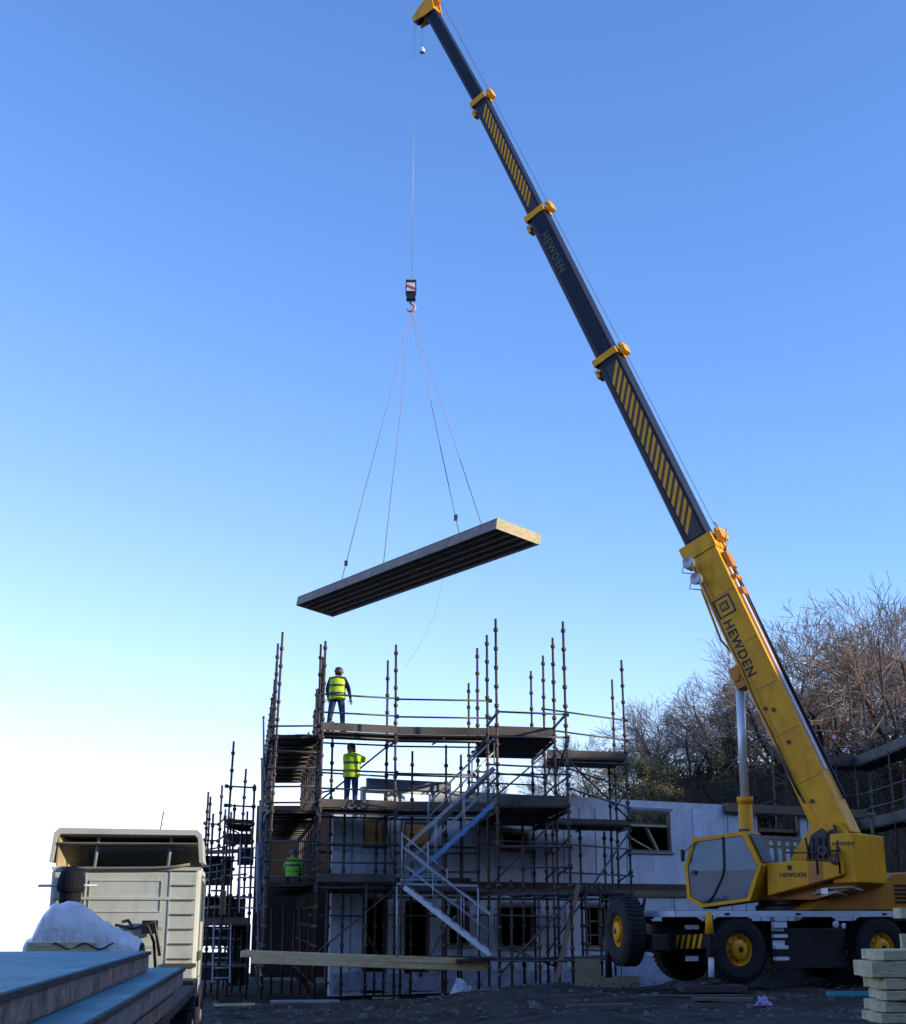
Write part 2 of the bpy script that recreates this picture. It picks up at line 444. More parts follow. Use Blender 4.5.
# side scaffold running away along the left flank of the building
ss = thing('scaffold', (-5, 44, gb), 'deep dark scaffold along the left building flank, tall poles lined up in a row', 'scaffold')
NO = 12
def SO(i, inner=False):
    d = 37.6 + i * 1.3
    px = (319 - 19 * i / 11.) if inner else (268.5 - 6 * i / 11.)
    return G(px, d)
for i in range(NO):
    zt = (9.38, 9.3, 9.0, 8.6, 8.9, 8.2, 8.4, 7.6, 7.9, 7.4, 7.2, 7.0)[i]
    standard(ss, SO(i), gb, zt, (.22 if i == 0 else .12, 0))
    if i: standard(ss, SO(i, True), gb, (9, 8.9, 8.8, 8.4, 8.6, 8.1, 7.4, 7.2, 7.9, 7.1, 7.0, 6.9)[i], (.05, 0))
for z in (6.6, 4.52, 2.56):
    s0 = .62
    a = SO(s0); b = SO(s0, True)
    for i in range(1, NO - 1):
        a_, b_ = SO(i + 1), SO(i + 1, True)
        if i == 1: pa, pb = SO(s0), SO(s0, True)
        else: pa, pb = SO(i), SO(i, True)
        deck(ss, pa, a_, b_, pb, z, 6)
        rail(ss, Z(pa, z + 1.0), Z(a_, z + 1.0), 'guard_rail'); rail(ss, Z(pa, z + .5), Z(a_, z + .5), 'guard_rail')
        rail(ss, Z(SO(i), z - .16), Z(SO(i, True), z - .16), 'transom')
    toe(ss, SO(s0), SO(NO - 1), z)
    rail(ss, Z(SO(0), z + .12), Z(A0, z + .12)); rail(ss, Z(SO(0), z - .12), Z(SO(1), z - .12))
    if z < 6: 
        for h in (.55, 1.05): rail(ss, Z(SO(0), z + h), Z(A0, z + h), 'guard_rail')
rail(ss, Z(SO(0), 6.06), Z(A0, 5.98), 'guard_rail')
for i in range(0, NO - 1, 2): rail(ss, Z(SO(i), .2), Z(SO(i + 1), 4.4), 'brace')
for i in range(4): rail(ss, Z(SO(0) + V((-.12, .1, 0)), 4.4 - i * 1.2), Z(SO(9) + V((-.12, 0, 0)), 8.6 - i * 1.5), 'brace', .035)
rail(ss, Z(SO(0), .6), Z(A0, .6))

# dark backing boards added so the far end of the side scaffold reads dark
h0 = SO(11.2) + V((-.25, .4, 0)); h1 = SO(11.2, True) + V((1.6, .4, 0))
m = MB()
for k in range(5):
    a = h0.lerp(h1, k / 5); b = h0.lerp(h1, (k + 1.0) / 5)
    m.beam(Z(a, 2.6), Z(b, 2.6), .02, 6.2)
m.beam(Z(h0 + V((0, .05, 0)), 3.9), Z(h1 + V((0, .05, 0)), 3.9), .05, .1)
tag(m.build('backdrop', mat('dark hoarding', (.018, .015, .014), .9, 0, .3, 2), org=Z(h0, -.4)), 'added dark boarded hoarding closing the far end of the side scaffold', 'backdrop')

# left access tower with ladders
st = thing('scaffold_tower', (-7, 42, gb), 'narrow scaffold access tower with short poles at the far left, beside the lorry cab', 'scaffold')
T0, T1, T2, T3, T4, T5 = G(226, 40), G(254, 40.5), G(220, 43), G(240, 43.4), G(206.5, 42.5), G(209, 46)
for (p, zt, ln) in ((T0, 6.6, (.15, 0)), (T1, 5.4, (0, 0)), (T2, 5.6, (.05, 0)), (T3, 6.15, (.15, 0)), (T4, 5.35, (.05, 0)), (T5, 5.5, (.05, 0)), (G(232, 46), 5.0, (0, 0))):
    standard(st, p, -.6, zt, ln)
deck(st, T0, T1, G(252, 43.5), T3, 4.25, 5); toe(st, T0, T1, 4.25, .12)
deck(st, T4, T2 + V((.5, 0, 0)), G(234, 46.2), T5, 3.45, 5); toe(st, T4, G(240, 41.5), 3.47, .12)
deck(st, T4, G(240, 42), G(240, 46), T5, 2.25, 5)
deck(st, G(207, 41), G(255, 40.6), G(252, 44), G(212, 45), 1.45, 5); toe(st, G(207, 41), G(255, 40.6), 1.45, .18)
for (px_, d_, z_) in ((214, 41.2, 4.6), (235, 41.5, 4.9), (248, 43, 4.8), (226, 44.8, 5.0)): standard(st, G(px_, d_), -.6, z_)
for z_ in (1.0, 1.9, 2.9, 3.6): rail(st, Z(G(206, 42.5), z_), Z(G(236, 41.5), z_ + .1)); rail(st, Z(G(226, 44.8), z_), Z(G(248, 43), z_))
deck(st, G(212, 41), G(255, 41), G(252, 44), G(214, 45), .3, 5)
for z in (4.75, 5.3): rail(st, Z(T0, z), Z(T1, z), 'guard_rail')
for z in (3.9, 4.4): rail(st, Z(T4, z), Z(T2, z), 'guard_rail'); rail(st, Z(T2, z), Z(T0, z), 'guard_rail')
for z in (2.7, 3.1, 1.9): rail(st, Z(T4, z), Z(T0, z), 'guard_rail'); 
rail(st, Z(T0, 3.2), Z(T1, 3.2)); rail(st, Z(T0, 2.2), Z(T1, 2.2)); rail(st, Z(T4, .3), Z(T1, .3))
rail(st, Z(T4, 2.3), Z(T2, 3.4), 'brace')

M_dark_sheet = mat('dark sheet', (.02, .02, .022), .9, 0, .3, 3)  # plain dark sheets added so the gaps in the tower read dark
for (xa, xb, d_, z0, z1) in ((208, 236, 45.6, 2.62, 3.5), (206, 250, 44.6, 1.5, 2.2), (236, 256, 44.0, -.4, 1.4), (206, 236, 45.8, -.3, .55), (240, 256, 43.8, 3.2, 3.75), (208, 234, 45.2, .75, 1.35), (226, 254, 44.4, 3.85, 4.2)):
    sub('dark_sheet', MB().beam(G(xa, d_, (z0 + z1) / 2), G(xb, d_, (z0 + z1) / 2), .02, z1 - z0), M_dark_sheet, st)

def ladder(p, q, w, label):
    p, q = V(p), V(q)
    t = thing('ladder', p, label, 'ladder')
    ax = V((1, .1, 0)).normalized() * w / 2
    for s in (-1, 1): sub('stile', MB().beam(p + ax * s, q + ax * s, .035, .08, (0, 1, 0)), M_alu, t)
    n = max(3, int((q - p).length / .27))
    for i in range(n):
        c = p.lerp(q, (i + .5) / n)
        sub('rung', MB().tube(c - ax, c + ax, .022, n=6), M_alu, t)
ladder(P(248, 913, 39.6), P(248.5, 843, 40.2), .48, 'upper aluminium ladder on the access tower left of the tall poles')
ladder(P(221, 983, 39.8), P(222.5, 924, 40.4), .48, 'lower aluminium ladder of the access tower, just right of the lorry cab')

# scaffold behind the crane on the right
sr = thing('scaffold', (15, 50, gb), 'scaffold with two dark lifts on the far building behind the crane boom foot', 'scaffold')
C0, Cc, C2, C3 = G(806, 53), G(858, 54), G(893, 49.5), G(925, 45.5)
C0b, Ccb, C2b = G(808, 55), G(872, 55.6), G(905, 51.5)
C3b = G(940, 47)
for (p, zt) in ((C0, 9.4), (Cc, 11.2), (C2, 11.6), (C3, 10), (C0b, 9.3), (Ccb, 10.6), (C2b, 9.7), (G(838, 53.6), 9.2), (G(775, 52.5), 9.5), (G(745, 52.3), 8.6)):
    standard(sr, p, gb, zt)
for z in (7.35, 4.9):
    deck(sr, C0, Cc, Ccb, C0b, z, 5); toe(sr, C0, Cc, z, .35)
    deck(sr, Cc, C2, C2b, Ccb, z, 5); toe(sr, Cc, C2, z, .35)
    deck(sr, C2, C3, C3b, C2b, z, 5); toe(sr, C2, C3, z, .35)
    for h in (.7, 1.3):
        rail(sr, Z(C0, z + h), Z(Cc, z + h), 'guard_rail'); rail(sr, Z(Cc, z + h), Z(C2, z + h), 'guard_rail'); rail(sr, Z(C2, z + h), Z(C3, z + h), 'guard_rail')
rail(sr, Z(G(745, 52.3), 5.5), Z(G(775, 52.5), 5.9)); rail(sr, Z(G(775, 52.5), 4.6), Z(C0, 4.6))
rail(sr, P(872, 735, 50), P(888, 712, 49.5), 'brace', .05, M_cream_wood)
# round red and white sign on the scaffold
sg = thing('round_sign', P(834, 738, 53), 'small round red and white sign hanging on the far right scaffold', 'sign')
c = P(834, 737, 53.0)
sub('disc', MB().lathe(c, (0, -1, 0), [(0, 0), (.16, 0), (.16, .02), (0, .02)], 20), M_red, sg)
sub('white_centre', MB().lathe(c + V((0, -.022, 0)), (0, -1, 0), [(.08, 0), (.08, .006), (0, .006)], 20), M_white, sg)
sub('hanger', MB().tube(c, c + V((0, .1, .9)), .012, n=5), M_steel, sg)

# ------------------------------------------------------------------ building
Wd = V((math.cos(R(30)), math.sin(R(30)), 0)); Wn = V((math.sin(R(30)), -math.cos(R(30)), 0))   # Wn faces the camera
W0 = P(333, 850, 39.4); W0.z = 0
def wall_sz(px, py):
    yy = CT - (512 - py) / F * ST; k = (px - 453) / F / yy
    s_ = (W0.x - k * W0.y) / (k * Wd.y - Wd.x)
    return s_, zat(py, W0.y + Wd.y * s_)
def wpt(s_, z, off=0.): return W0 + Wd * s_ + Wn * off + V((0, 0, z))
Lw = 21.0
holes = []
spec = {'door': [(362, 897, 388, 975), (404, 900, 430, 975)],
        'window': [(449, 905, 470, 946), (500, 905, 534, 948), (585, 905, 607, 948),
                   (363, 819, 385, 846), (404, 822, 431, 846), (498, 832, 529, 850), (628, 811, 671, 852),
                   (757, 812, 800, 838), (842, 815, 876, 868)],
        'gap': [(366, 793, 386, 800), (405, 794, 431, 801)]}
for k, L in spec.items():
    for (x0, y0, x1, y1) in L:
        s0, za = wall_sz(x0, (y0 + y1) / 2); s1, _ = wall_sz(x1, (y0 + y1) / 2)
        sm = (x0 + x1) / 2
        _, zt = wall_sz(sm, y0); _, zb = wall_sz(sm, y1)
        if k == 'door': zb = -.4
        holes.append((s0, s1, zb, zt, k))
bl = thing('building', wpt(0, -.45), 'unfinished two storey timber frame building with pale blue board walls and open windows', 'building')
sL, _ = wall_sz(362, 800)
def panel_wall(name, s0, s1, z0, z1, hs, th=.15, mi=M_wall, parent=None):
    ss_ = sorted({s0, s1} | {h[0] for h in hs} | {h[1] for h in hs}); zs = sorted({z0, z1} | {h[2] for h in hs} | {h[3] for h in hs})
    ss_ = [s_ for s_ in ss_ if s0 <= s_ <= s1]; zs = [z for z in zs if z0 <= z <= z1]
    m = MB()
    def solid(i, j):
        if i < 0 or j < 0 or i >= len(ss_) - 1 or j >= len(zs) - 1: return False
        cs = (ss_[i] + ss_[i + 1]) / 2; cz = (zs[j] + zs[j + 1]) / 2
        return not any(h[0] < cs < h[1] and h[2] < cz < h[3] for h in hs)
    for i in range(len(ss_) - 1):
        for j in range(len(zs) - 1):
            if not solid(i, j): continue
            a, b, c0_, d0_ = ss_[i], ss_[i + 1], zs[j], zs[j + 1]
            f = [wpt(a, c0_), wpt(b, c0_), wpt(b, d0_), wpt(a, d0_)]
            k = [wpt(a, c0_, -th), wpt(b, c0_, -th), wpt(b, d0_, -th), wpt(a, d0_, -th)]
            m.add(f, [(0, 1, 2, 3)]); m.add(k, [(3, 2, 1, 0)])
            if not solid(i - 1, j): m.add([f[0], f[3], k[3], k[0]], [(0, 1, 2, 3)])
            if not solid(i + 1, j): m.add([f[1], k[1], k[2], f[2]], [(0, 1, 2, 3)])
            if not solid(i, j - 1): m.add([f[0], k[0], k[1], f[1]], [(0, 1, 2, 3)])
            if not solid(i, j + 1): m.add([f[3], f[2], k[2], k[3]], [(0, 1, 2, 3)])
    return sub(name, m, mi, parent or bl)
sE, _ = wall_sz(724, 830)
panel_wall('lower_wall', 0, Lw, -.45, 2.28, [h for h in holes if h[3] < 2.6 ])
up = [h for h in holes if h[3] >= 2.6]
panel_wall('upper_wall', 0, sL, 2.66, 4.62, up)
panel_wall('upper_wall', sL + .01, sE, 2.66, 5.28, up)
panel_wall('upper_wall', sE + .02, Lw, 2.66, 5.0, up)
sub('eaves_beam', MB().beam(wpt(sE, 5.18, .12), wpt(Lw, 5.18, .12), .3, .28), M_brownwood, bl)
sub('floor_band', MB().beam(wpt(0, 2.47, -.06), wpt(Lw, 2.47, -.06), .2, .37), mat('dark joists', (.07, .05, .035), .9), bl)
sub('sheeting', MB().beam(wpt(9.3, 2.36, .07), wpt(Lw, 2.36, .07), .02, .2), M_brownwood, bl)
# raised parapet panel
s1_, zp = wall_sz(366, 782); s2_, _ = wall_sz(449, 782)
sub('parapet_panel', MB().beam(wpt(s1_, 5.38, .05), wpt(s2_, 5.38, .05), .1, .28), mat('grey parapet board', (.22, .25, .29), .8), bl)
# seams and studs on the face
m = MB(); s_ = .6
while s_ < Lw:
    for (z0, z1) in ((-.4, 2.25), (2.7, 4.55 if s_ < sL else 4.95)):
        if not any(h[0] - .05 < s_ < h[1] + .05 and h[3] > z0 and h[2] < z1 for h in holes):
            m.beam(wpt(s_, z0, .004), wpt(s_, z1, .004), .045, .008, Wn)
    s_ += .61 if int(s_ * 3) % 4 else 1.22
sub('seam_tape', m, M_wallseam, bl)
# bright foil strip hanging beside big window
sx, _ = wall_sz(697, 830)
sub('foil_strip', MB().beam(wpt(sx, 2.7, .02), wpt(sx, 5.1, .02), .36, .012, Wn), mat('foil strip', (.6, .66, .8), .35), bl)
# lower plinth band
m = MB()
for k in range(26):
    m.beam(wpt(.1 + k * .8, -.1 + .05 * math.sin(k * 2.1), .03 + .01 * (k % 2)), wpt(.92 + k * .8, -.1 + .05 * math.cos(k * 1.3), .03 + .01 * (k % 2)), .02, .5)
sub('damp_sheet', m, mat('damp proof sheet', (.30, .36, .48), .35, 0, .35, 3, .8, 5), bl)
# interior: slabs, side wall, back wall, partitions
dep = 8.0
Bk = BD * dep
def quadbox(name, pts, h, mm): return sub(name, MB().prism(pts, (0, 0, h)), mm, bl)
a = wpt(.16, 0, -.16); b = wpt(Lw, 0, -.16)
quadbox('floor_slab', [Z(a, 2.3), Z(b, 2.3), Z(b + Bk, 2.3), Z(a + Bk, 2.3)], .3, M_brownwood)
quadbox('ceiling', [Z(wpt(sL + .2, 0, -.16), 4.45), Z(b, 4.45), Z(b + Bk, 4.45), Z(wpt(sL + .2, 0, -.16) + Bk, 4.45)], .12, M_brownwood)
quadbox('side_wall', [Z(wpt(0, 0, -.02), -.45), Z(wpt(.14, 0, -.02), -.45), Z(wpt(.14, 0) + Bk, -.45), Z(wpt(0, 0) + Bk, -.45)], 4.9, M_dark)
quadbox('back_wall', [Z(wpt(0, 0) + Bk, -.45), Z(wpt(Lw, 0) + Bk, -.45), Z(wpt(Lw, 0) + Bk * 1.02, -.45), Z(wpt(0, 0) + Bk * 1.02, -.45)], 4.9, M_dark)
m = MB()
pa, pb = wpt(.5, 0, -2.2), wpt(Lw - .2, 0, -2.2)
for k in range(36):
    c = pa.lerp(pb, k / 35)
    m.beam(Z(c, 2.62), Z(c, 4.44), .05, .1, Wd)
m.beam(Z(pa, 3.5), Z(pb, 3.5), .05, .08)
sub('stud_partition', m, M_brownwood, bl)
panel = MB().beam(Z(wpt(8, 0, -2.3), 3.5), Z(wpt(16.5, 0, -2.3), 3.5), .03, 1.7)
sub('inner_board', panel, mat('inner board', (.16, .12, .07), .9), bl)
# window and door frames with their infill
for (s0, s1, z0, z1, k) in holes:
    if k == 'gap': continue
    m = MB(); t = .07
    for (p, q) in ((wpt(s0 + t / 2, z0, -.08), wpt(s0 + t / 2, z1, -.08)), (wpt(s1 - t / 2, z0, -.08), wpt(s1 - t / 2, z1, -.08))):
        m.beam(p, q, t, .12, Wn)
    m.beam(wpt(s0 + t, z1 - t / 2, -.08), wpt(s1 - t, z1 - t / 2, -.08), .12, t)
    if k == 'window': m.beam(wpt(s0 + t, z0 + t / 2, -.08), wpt(s1 - t, z0 + t / 2, -.08), .12, t)
    fr = sub('window_frame' if k == 'window' else 'door_frame', m, M_brownwood, bl)
    if k == 'window': subsub('sill', MB().beam(wpt(s0 - .06, z0 - .03, .03), wpt(s1 + .06, z0 - .03, .03), .09, .045), M_conc, fr)
    subsub('lintel_tape', MB().beam(wpt(s0 - .1, z1 + .06, .012), wpt(s1 + .1, z1 + .06, .012), .02, .08), M_wallseam, fr)
def infill(i, name, x0, x1, z0, z1, mm, off=-.05):
    s0, s1, a0, a1, _ = holes[i]
    sub(name, MB().beam(wpt(s0 + (s1 - s0) * x0, a0 + (a1 - a0) * (z0 + z1) / 2, off), wpt(s0 + (s1 - s0) * x1, a0 + (a1 - a0) * (z0 + z1) / 2, off), .02, (a1 - a0) * (z1 - z0)), mm, bl)
infill(5, 'board_infill', .05, .97, .04, .96, M_osb); infill(6, 'board_infill', .03, .97, .1, .96, M_osb)
infill(7, 'board_infill', .03, .2, .03, .97, M_osb); infill(7, 'board_infill', .2, .85, .05, .3, M_cream_wood)
# big window: lintel rail, leaning prop
s0, s1, z0, z1, _ = holes[8]
m = MB(); m.beam(wpt(s0, z0 + (z1 - z0) * .64, -.1), wpt(s1, z0 + (z1 - z0) * .64, -.1), .06, .06)
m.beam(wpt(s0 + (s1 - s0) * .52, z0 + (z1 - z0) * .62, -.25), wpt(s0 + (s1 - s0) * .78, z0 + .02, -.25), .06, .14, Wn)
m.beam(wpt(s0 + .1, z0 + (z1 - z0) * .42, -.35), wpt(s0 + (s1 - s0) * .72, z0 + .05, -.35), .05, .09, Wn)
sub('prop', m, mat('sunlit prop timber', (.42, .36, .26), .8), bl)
s0, s1, z0, z1, _ = holes[4]
m = MB()
for t in (.3, .7): m.beam(wpt(s0 + (s1 - s0) * t, z0, -.1), wpt(s0 + (s1 - s0) * t, z1, -.1), .04, .05, Wn)
for t in (.3, .62): m.beam(wpt(s0, z0 + (z1 - z0) * t, -.12), wpt(s1, z0 + (z1 - z0) * t, -.12), .04, .06)
sub('window_bars', m, M_brownwood, bl)
m = MB().beam(wpt(holes[0][0] + .2, 1.3, -.3), wpt(holes[0][1] - .1, .5, -.3), .05, .08)
sub('prop', m, M_brownwood, bl)

# stacked pallets fence behind the crane cab
fn = thing('picket_barrier', P(790, 862, 37), 'pale wooden picket barrier standing behind the crane between cab and boom foot', 'barrier')
a, b = P(768, 866, 39), P(816, 866, 40.5)
for z in (3.05, 3.55, 2.3): sub('rail', MB().beam(Z(a, z), Z(b, z), .04, .09), M_ply, fn)
for k in range(7):
    c = a.lerp(b, k / 6.); sub('picket', MB().beam(Z(c + V((0, -.05, 0)), 2.2 if k % 3 else -.3), Z(c + V((0, -.05, 0)), 3.85), .03, .12), M_ply, fn)

# ------------------------------------------------------------------ stairs
def flight(p, q, w, mm, label, rails=True, ntread=9, hh=.95, sh=.11):
    p, q = V(p), V(q); side = V((.15, 1, 0)).normalized() * w
    t = thing('stair_flight', p, label, 'stairs', 'aluminium scaffold stairs')
    up = V((0, 0, 1))
    for k in (0, 1):
        sub('stringer', MB().beam(p + side * k, q + side * k, .05, sh), mm, t)
    for i in range(ntread):
        c = p.lerp(q, (i + .5) / ntread)
        sub('tread', MB().obox(c + side * .5, (.13, .0, 0), side * .46, (0, 0, .015)), M_alu, t)
    if rails:
        for k in (0, 1):
            a, b = p + side * k, q + side * k
            m = MB()
            m.path([a + up * .1, a + up * hh, b + up * hh, b + up * .1], .017, 6)
            m.tube(a + up * hh * .55, b + up * hh * .55, .014, n=6)
            for u in (.33, .66): m.tube(a.lerp(b, u), a.lerp(b, u) + up * hh, .014, n=6)
            sub('handrail', m, M_alu, t)
    return t
flight(P(490, 955, 35.2), P(404, 887, 35.4), .5, M_white, 'lowest white stair flight rising leftwards from the ground stack of timber')
flight(P(406, 884, 35.6), P(492, 805, 35.6), .3, M_bluestair, 'blue sided stair flight rising rightwards to the middle scaffold deck', True)
flight(P(428, 834, 36.9), P(494, 768, 36.9), .12, M_rail, 'top thin stair flight rising rightwards toward the highest stair landing', True, 7, .8)
# landing
lp = thing('stair_landing', P(440, 885, 36), 'narrow aluminium stair landing at the foot of the blue sided flight', 'landing')
sub('platform', MB().beam(P(397, 884, 35.8), P(478, 886, 35.8), .6, .06), M_alu, lp)
sub('support_frame', MB().tube(P(397, 886, 35.55), P(397, 958, 35.55), .025, n=6).tube(P(478, 888, 35.5), P(478, 958, 35.5), .025, n=6), M_alu, lp)
lp2 = thing('guard_panel', P(447, 885, 36), 'small crossed aluminium guard panel beside the stair landing', 'guard panel')
m = MB()
for (a, b) in (((402, 884), (402, 832)), ((428, 884), (428, 842)), ((402, 834), (447, 872)), ((402, 846), (445, 884)), ((447, 886), (447, 868)), ((428, 866), (402, 884)), ((400, 880), (447, 880))):
    m.tube(P(a[0], a[1], 35.45), P(b[0], b[1], 35.45), .02, n=6)
sub('frame', m, M_alu, lp2)

# ------------------------------------------------------------------ timbers lying on the first lift
def joist(p, q, w, h, mm, label, grp):
    o = MB().beam(p, q, w, h).build('timber_joist', mm, org=p, bevel=.006); tag(o, label, 'timber', grp)
lab = ['long fresh timber joist at the top front of the pile across the lowest scaffold lift',
       'long timber joist lying behind the top front one on the lowest lift',
       'long timber joist at the back of the pile on the lowest scaffold lift',
       'shorter lower timber joist under the front of the pile, its end set further right',
       'lower back timber joist under the pile on the lowest lift']
for i, (x0, x1, yo, dd, mm) in enumerate(((241, 487, 0, 37.05, M_wood), (243, 480, -.6, 37.3, M_wood), (247, 470, -1, 37.6, M_wood), (252, 489, 6.3, 37.1, M_wood), (262, 440, 6.2, 37.4, M_wood))):
    p = P(x0, 954 + yo, dd - 1.2); q = P(x1, 963 + yo - 1, dd + .4)
    joist(p, q, .2, .145, mm, lab[i], 'timber joists piled on the lowest scaffold lift')

# leaning poles
def pole_thing(name, p, q, w, mm, label, cat):
    o = MB().beam(p, q, w, w * 1.6, (0, 1, 0)).build(name, mm, org=p); tag(o, label, cat)
pole_thing('leaning_plank', P(552, 998, 36.5), P(578, 886, 38.3), .12, M_brownwood, 'long brown plank leaning against the scaffold right of the dark ground floor window', 'plank')
# pale boards by the crane
def sheet(p, q, z0, z1, mm, label, name='board_sheet', cat='board'):
    o = MB().beam(Z(p, (z0 + z1) / 2), Z(q, (z0 + z1) / 2), .04, z1 - z0).build(name, mm, org=Z(p, z0), bevel=.004); tag(o, label, cat)
sheet(P(572, 990, 36.6), P(601, 990, 36.4), gb - .1, .62, M_ply, 'weathered plywood sheet standing against the scaffold foot near the spare wheel')
sheet(P(601, 990, 35.6), P(640, 990, 35.4), gb - .1, .25, M_ply, 'low plywood sheet standing under the crane spare wheel')
sheet(P(622, 980, 37.0), P(668, 980, 37.0), gb, .7, mat('blue grey board', (.30, .36, .46), .6, 0, .2, 3), 'blue grey board behind the crane outrigger and spare wheel')
# plastic bag
def blob(c, sx, sy, sz, seed, amp=.25, nu=22, nv=12):
    m = MB(); vs = []
    for j in range(nv + 1):
        th = math.pi * .5 * j / nv
        for i in range(nu):
            a = 2 * math.pi * i / nu
            d = V((math.cos(a) * math.cos(th), math.sin(a) * math.cos(th), math.sin(th)))
            k = 1 + noise.fractal(d * 1.7 + V((seed, 0, 0)), 1, 2, 4) * amp
            vs.append(V(c) + V((d.x * sx, d.y * sy, d.z * sz)) * k)
    fs = [(j * nu + i, j * nu + (i + 1) % nu, (j + 1) * nu + (i + 1) % nu, (j + 1) * nu + i) for j in range(nv) for i in range(nu)]
    return m.add(vs, fs, 0, True)
bg = P(461, 1001, 35); bg.z = gz(bg.x, 35) - .02
tag(blob(bg, .27, .25, .42, 4, .35).build('plastic_bag', M_bag, org=bg), 'crumpled clear plastic bag of rubbish on the mud below the stair foot', 'bag')
pc = P(764, 1014, 25.5); pc.z = gz(pc.x, pc.y) + .02
tag(blob(pc, .12, .09, .13, 8, .7).build('plastic_scrap', mat('lilac plastic', (.35, .3, .5), .4, 0, .2, 8, .6, 12), org=pc), 'small lilac scrap of plastic standing in the mud in the foreground', 'litter')
def plank_ground(px, py, L, ang, w, h, mm, label, name='plank', cat='plank'):
    # find ground depth for the pixel row
    d = 20.0
    while d < 60 and zat(py, d) > gz((px - 453) / 1406. * d, d) + .05: d += .1
    c = P(px, py, d); c.z = gz(c.x, c.y) + .05 + h / 2
    a = V((math.cos(ang), math.sin(ang), 0)) * L / 2
    o = MB().beam(c - a, c + a, w, h).build(name, mm, org=c - V((0, 0, h / 2)), bevel=.005); tag(o, label, cat)
    return c
plank_ground(690, 998, 2.2, .1, .5, .05, M_board, 'worn board lying on the mud in front of the outrigger pad')
plank_ground(722, 1001, 1.1, -.15, .22, .06, M_brownwood, 'short brown offcut lying in front of the crane wheel')
plank_ground(868, 996, 1.6, .05, .12, .08, M_teal, 'teal plank on the ground left of the pale timber stack')
plank_ground(235, 1006, .9, .4, .08, .05, M_cream_wood, 'pale offcut on the mud below the left scaffold tower')
plank_ground(385, 999, .7, .25, .07, .05, M_cream_wood, 'pale stick on the dark mud below the joist pile')
plank_ground(305, 1003, 1.6, .1, .3, .06, M_conc, 'grey slab on the mud under the left scaffold')
plank_ground(600, 1007, 1.2, .3, .1, .05, M_brownwood, 'brown stick on the mud in the middle foreground')

# vertical stacked props under the left scaffold
for (i, (px, d)) in enumerate(((278, 40.5), (288, 40.8), (297, 41), (306, 40.6), (313, 41.2))):
    o = MB().tube(G(px, d, -.5), G(px + (i % 3 - 1) * 2, d, 1.9), .035, n=7).obox(G(px, d, -.49), (.08, 0, 0), (0, .08, 0), (0, 0, .01)).build('steel_prop', M_steel, org=G(px, d, -.5))
    tag(o, 'thin upright steel prop in the dark space under the side scaffold', 'prop', 'upright props under the side scaffold')

# ------------------------------------------------------------------ mobile crane
ca = R(22)
CX = V((math.cos(ca), math.sin(ca), 0)); CN = V((math.sin(ca), -math.cos(ca), 0))   # CN faces the camera
w1 = P(740, 949, 30.0)
GZ = .30
def K(s, n, z): return V((w1.x, w1.y, 0)) + CX * s + CN * n + V((0, 0, z))
cr = thing('mobile_crane', K(2, -1.2, GZ), 'yellow mobile crane on wheels with long striped telescopic boom raised over the site', 'crane')
m = MB()
m.obox(K(2.05, -1.25, 1.25), CX * 3.5, CN * .55, V((0, 0, .32)))
m.obox(K(1.95, -1.25, 1.0), CX * 1.0, CN * 1.0, V((0, 0, .42)))
m.obox(K(5.1, -1.25, 1.15), CX * .5, CN * 1.0, V((0, 0, .42)))
sub('chassis_frame', m, M_black, cr, .02)
m = MB().obox(K(2.1, -1.25, 1.755), CX * 3.62, CN * 1.25, V((0, 0, .035)))
sub('deck_plate', m, M_black, cr)
m = MB().obox(K(2.1, .025, 1.72), CX * 3.62, CN * .02, V((0, 0, .062)))
m.obox(K(-1.54, -1.25, 1.72), CX * .02, CN * 1.25, V((0, 0, .062)))
sub('side_rail', m, M_white, cr, .01)
m = MB()
for s_ in (-.3, 1.5, 3.8): m.obox(K(s_, .05, 1.72), CX * .06, CN * .008, V((0, 0, .02)))
sub('side_marker', m, M_black, cr)

def wheel(c, ax, R_=.69, w=.42):
    """c = centre of the outer face, ax = outward axis"""
    c, ax = V(c), V(ax)
    ty = MB().lathe(c, ax, [(.33, -.02), (.40, .02), (.56, .03), (R_ - .05, -.01), (R_, -.07), (R_, -w + .07), (R_ - .05, -w), (.36, -w), (.33, -.02)], 44)
    x = ax.orthogonal().normalized(); y = ax.cross(x)
    for k in range(44):
        a = 2 * math.pi * k / 44; r = x * math.cos(a) + y * math.sin(a); t = ax.cross(r)
        for s_ in (-1, 1):
            ty.obox(c + r * (R_ + .004) + ax * (-w / 2 + s_ * w * .22), ax * w * .21 + t * .02 * s_, t * .028, r * .018)
    t = sub('wheel', ty, M_tyre, cr)
    rm = MB().lathe(c, ax, [(.35, -.01), (.35, -.03), (.31, -.06), (.29, -.15), (.20, -.10), (.19, .0), (.12, .03), (.0, .035)], 32)
    for k in range(10):
        a = 2 * math.pi * k / 10; p = c + (x * math.cos(a) + y * math.sin(a)) * .235 - ax * .10
        rm.tube(p, p + ax * .035, .018, n=6, mi=1)
    rm.tube(c, c + ax * .05, .06, n=10, mi=1)
    subsub('rim', rm, [M_yellow, M_black], t)
for s_ in (0, 3.72):
    wheel(K(s_, 0, 1.0), CN)
    wheel(K(s_, -2.5, 1.0), -CN)
# wheel carried crosswise at the end of the carrier
SPc = P(616.5, 931, 30.2); SPd = V((-.965, -.26, 0)).normalized()
wheel(SPc, SPd, .70, .42)
m = MB()
pe = K(-1.45, -1.0, 1.2)
m.beam(SPc - SPd * .40, pe + V((-.1, .1, 0)), .14, .14)
m.beam(SPc - SPd * .40 + V((0, 0, .35)), K(-1.45, -1.2, 1.55), .08, .08)
sub('wheel_carrier', m, M_black, cr)
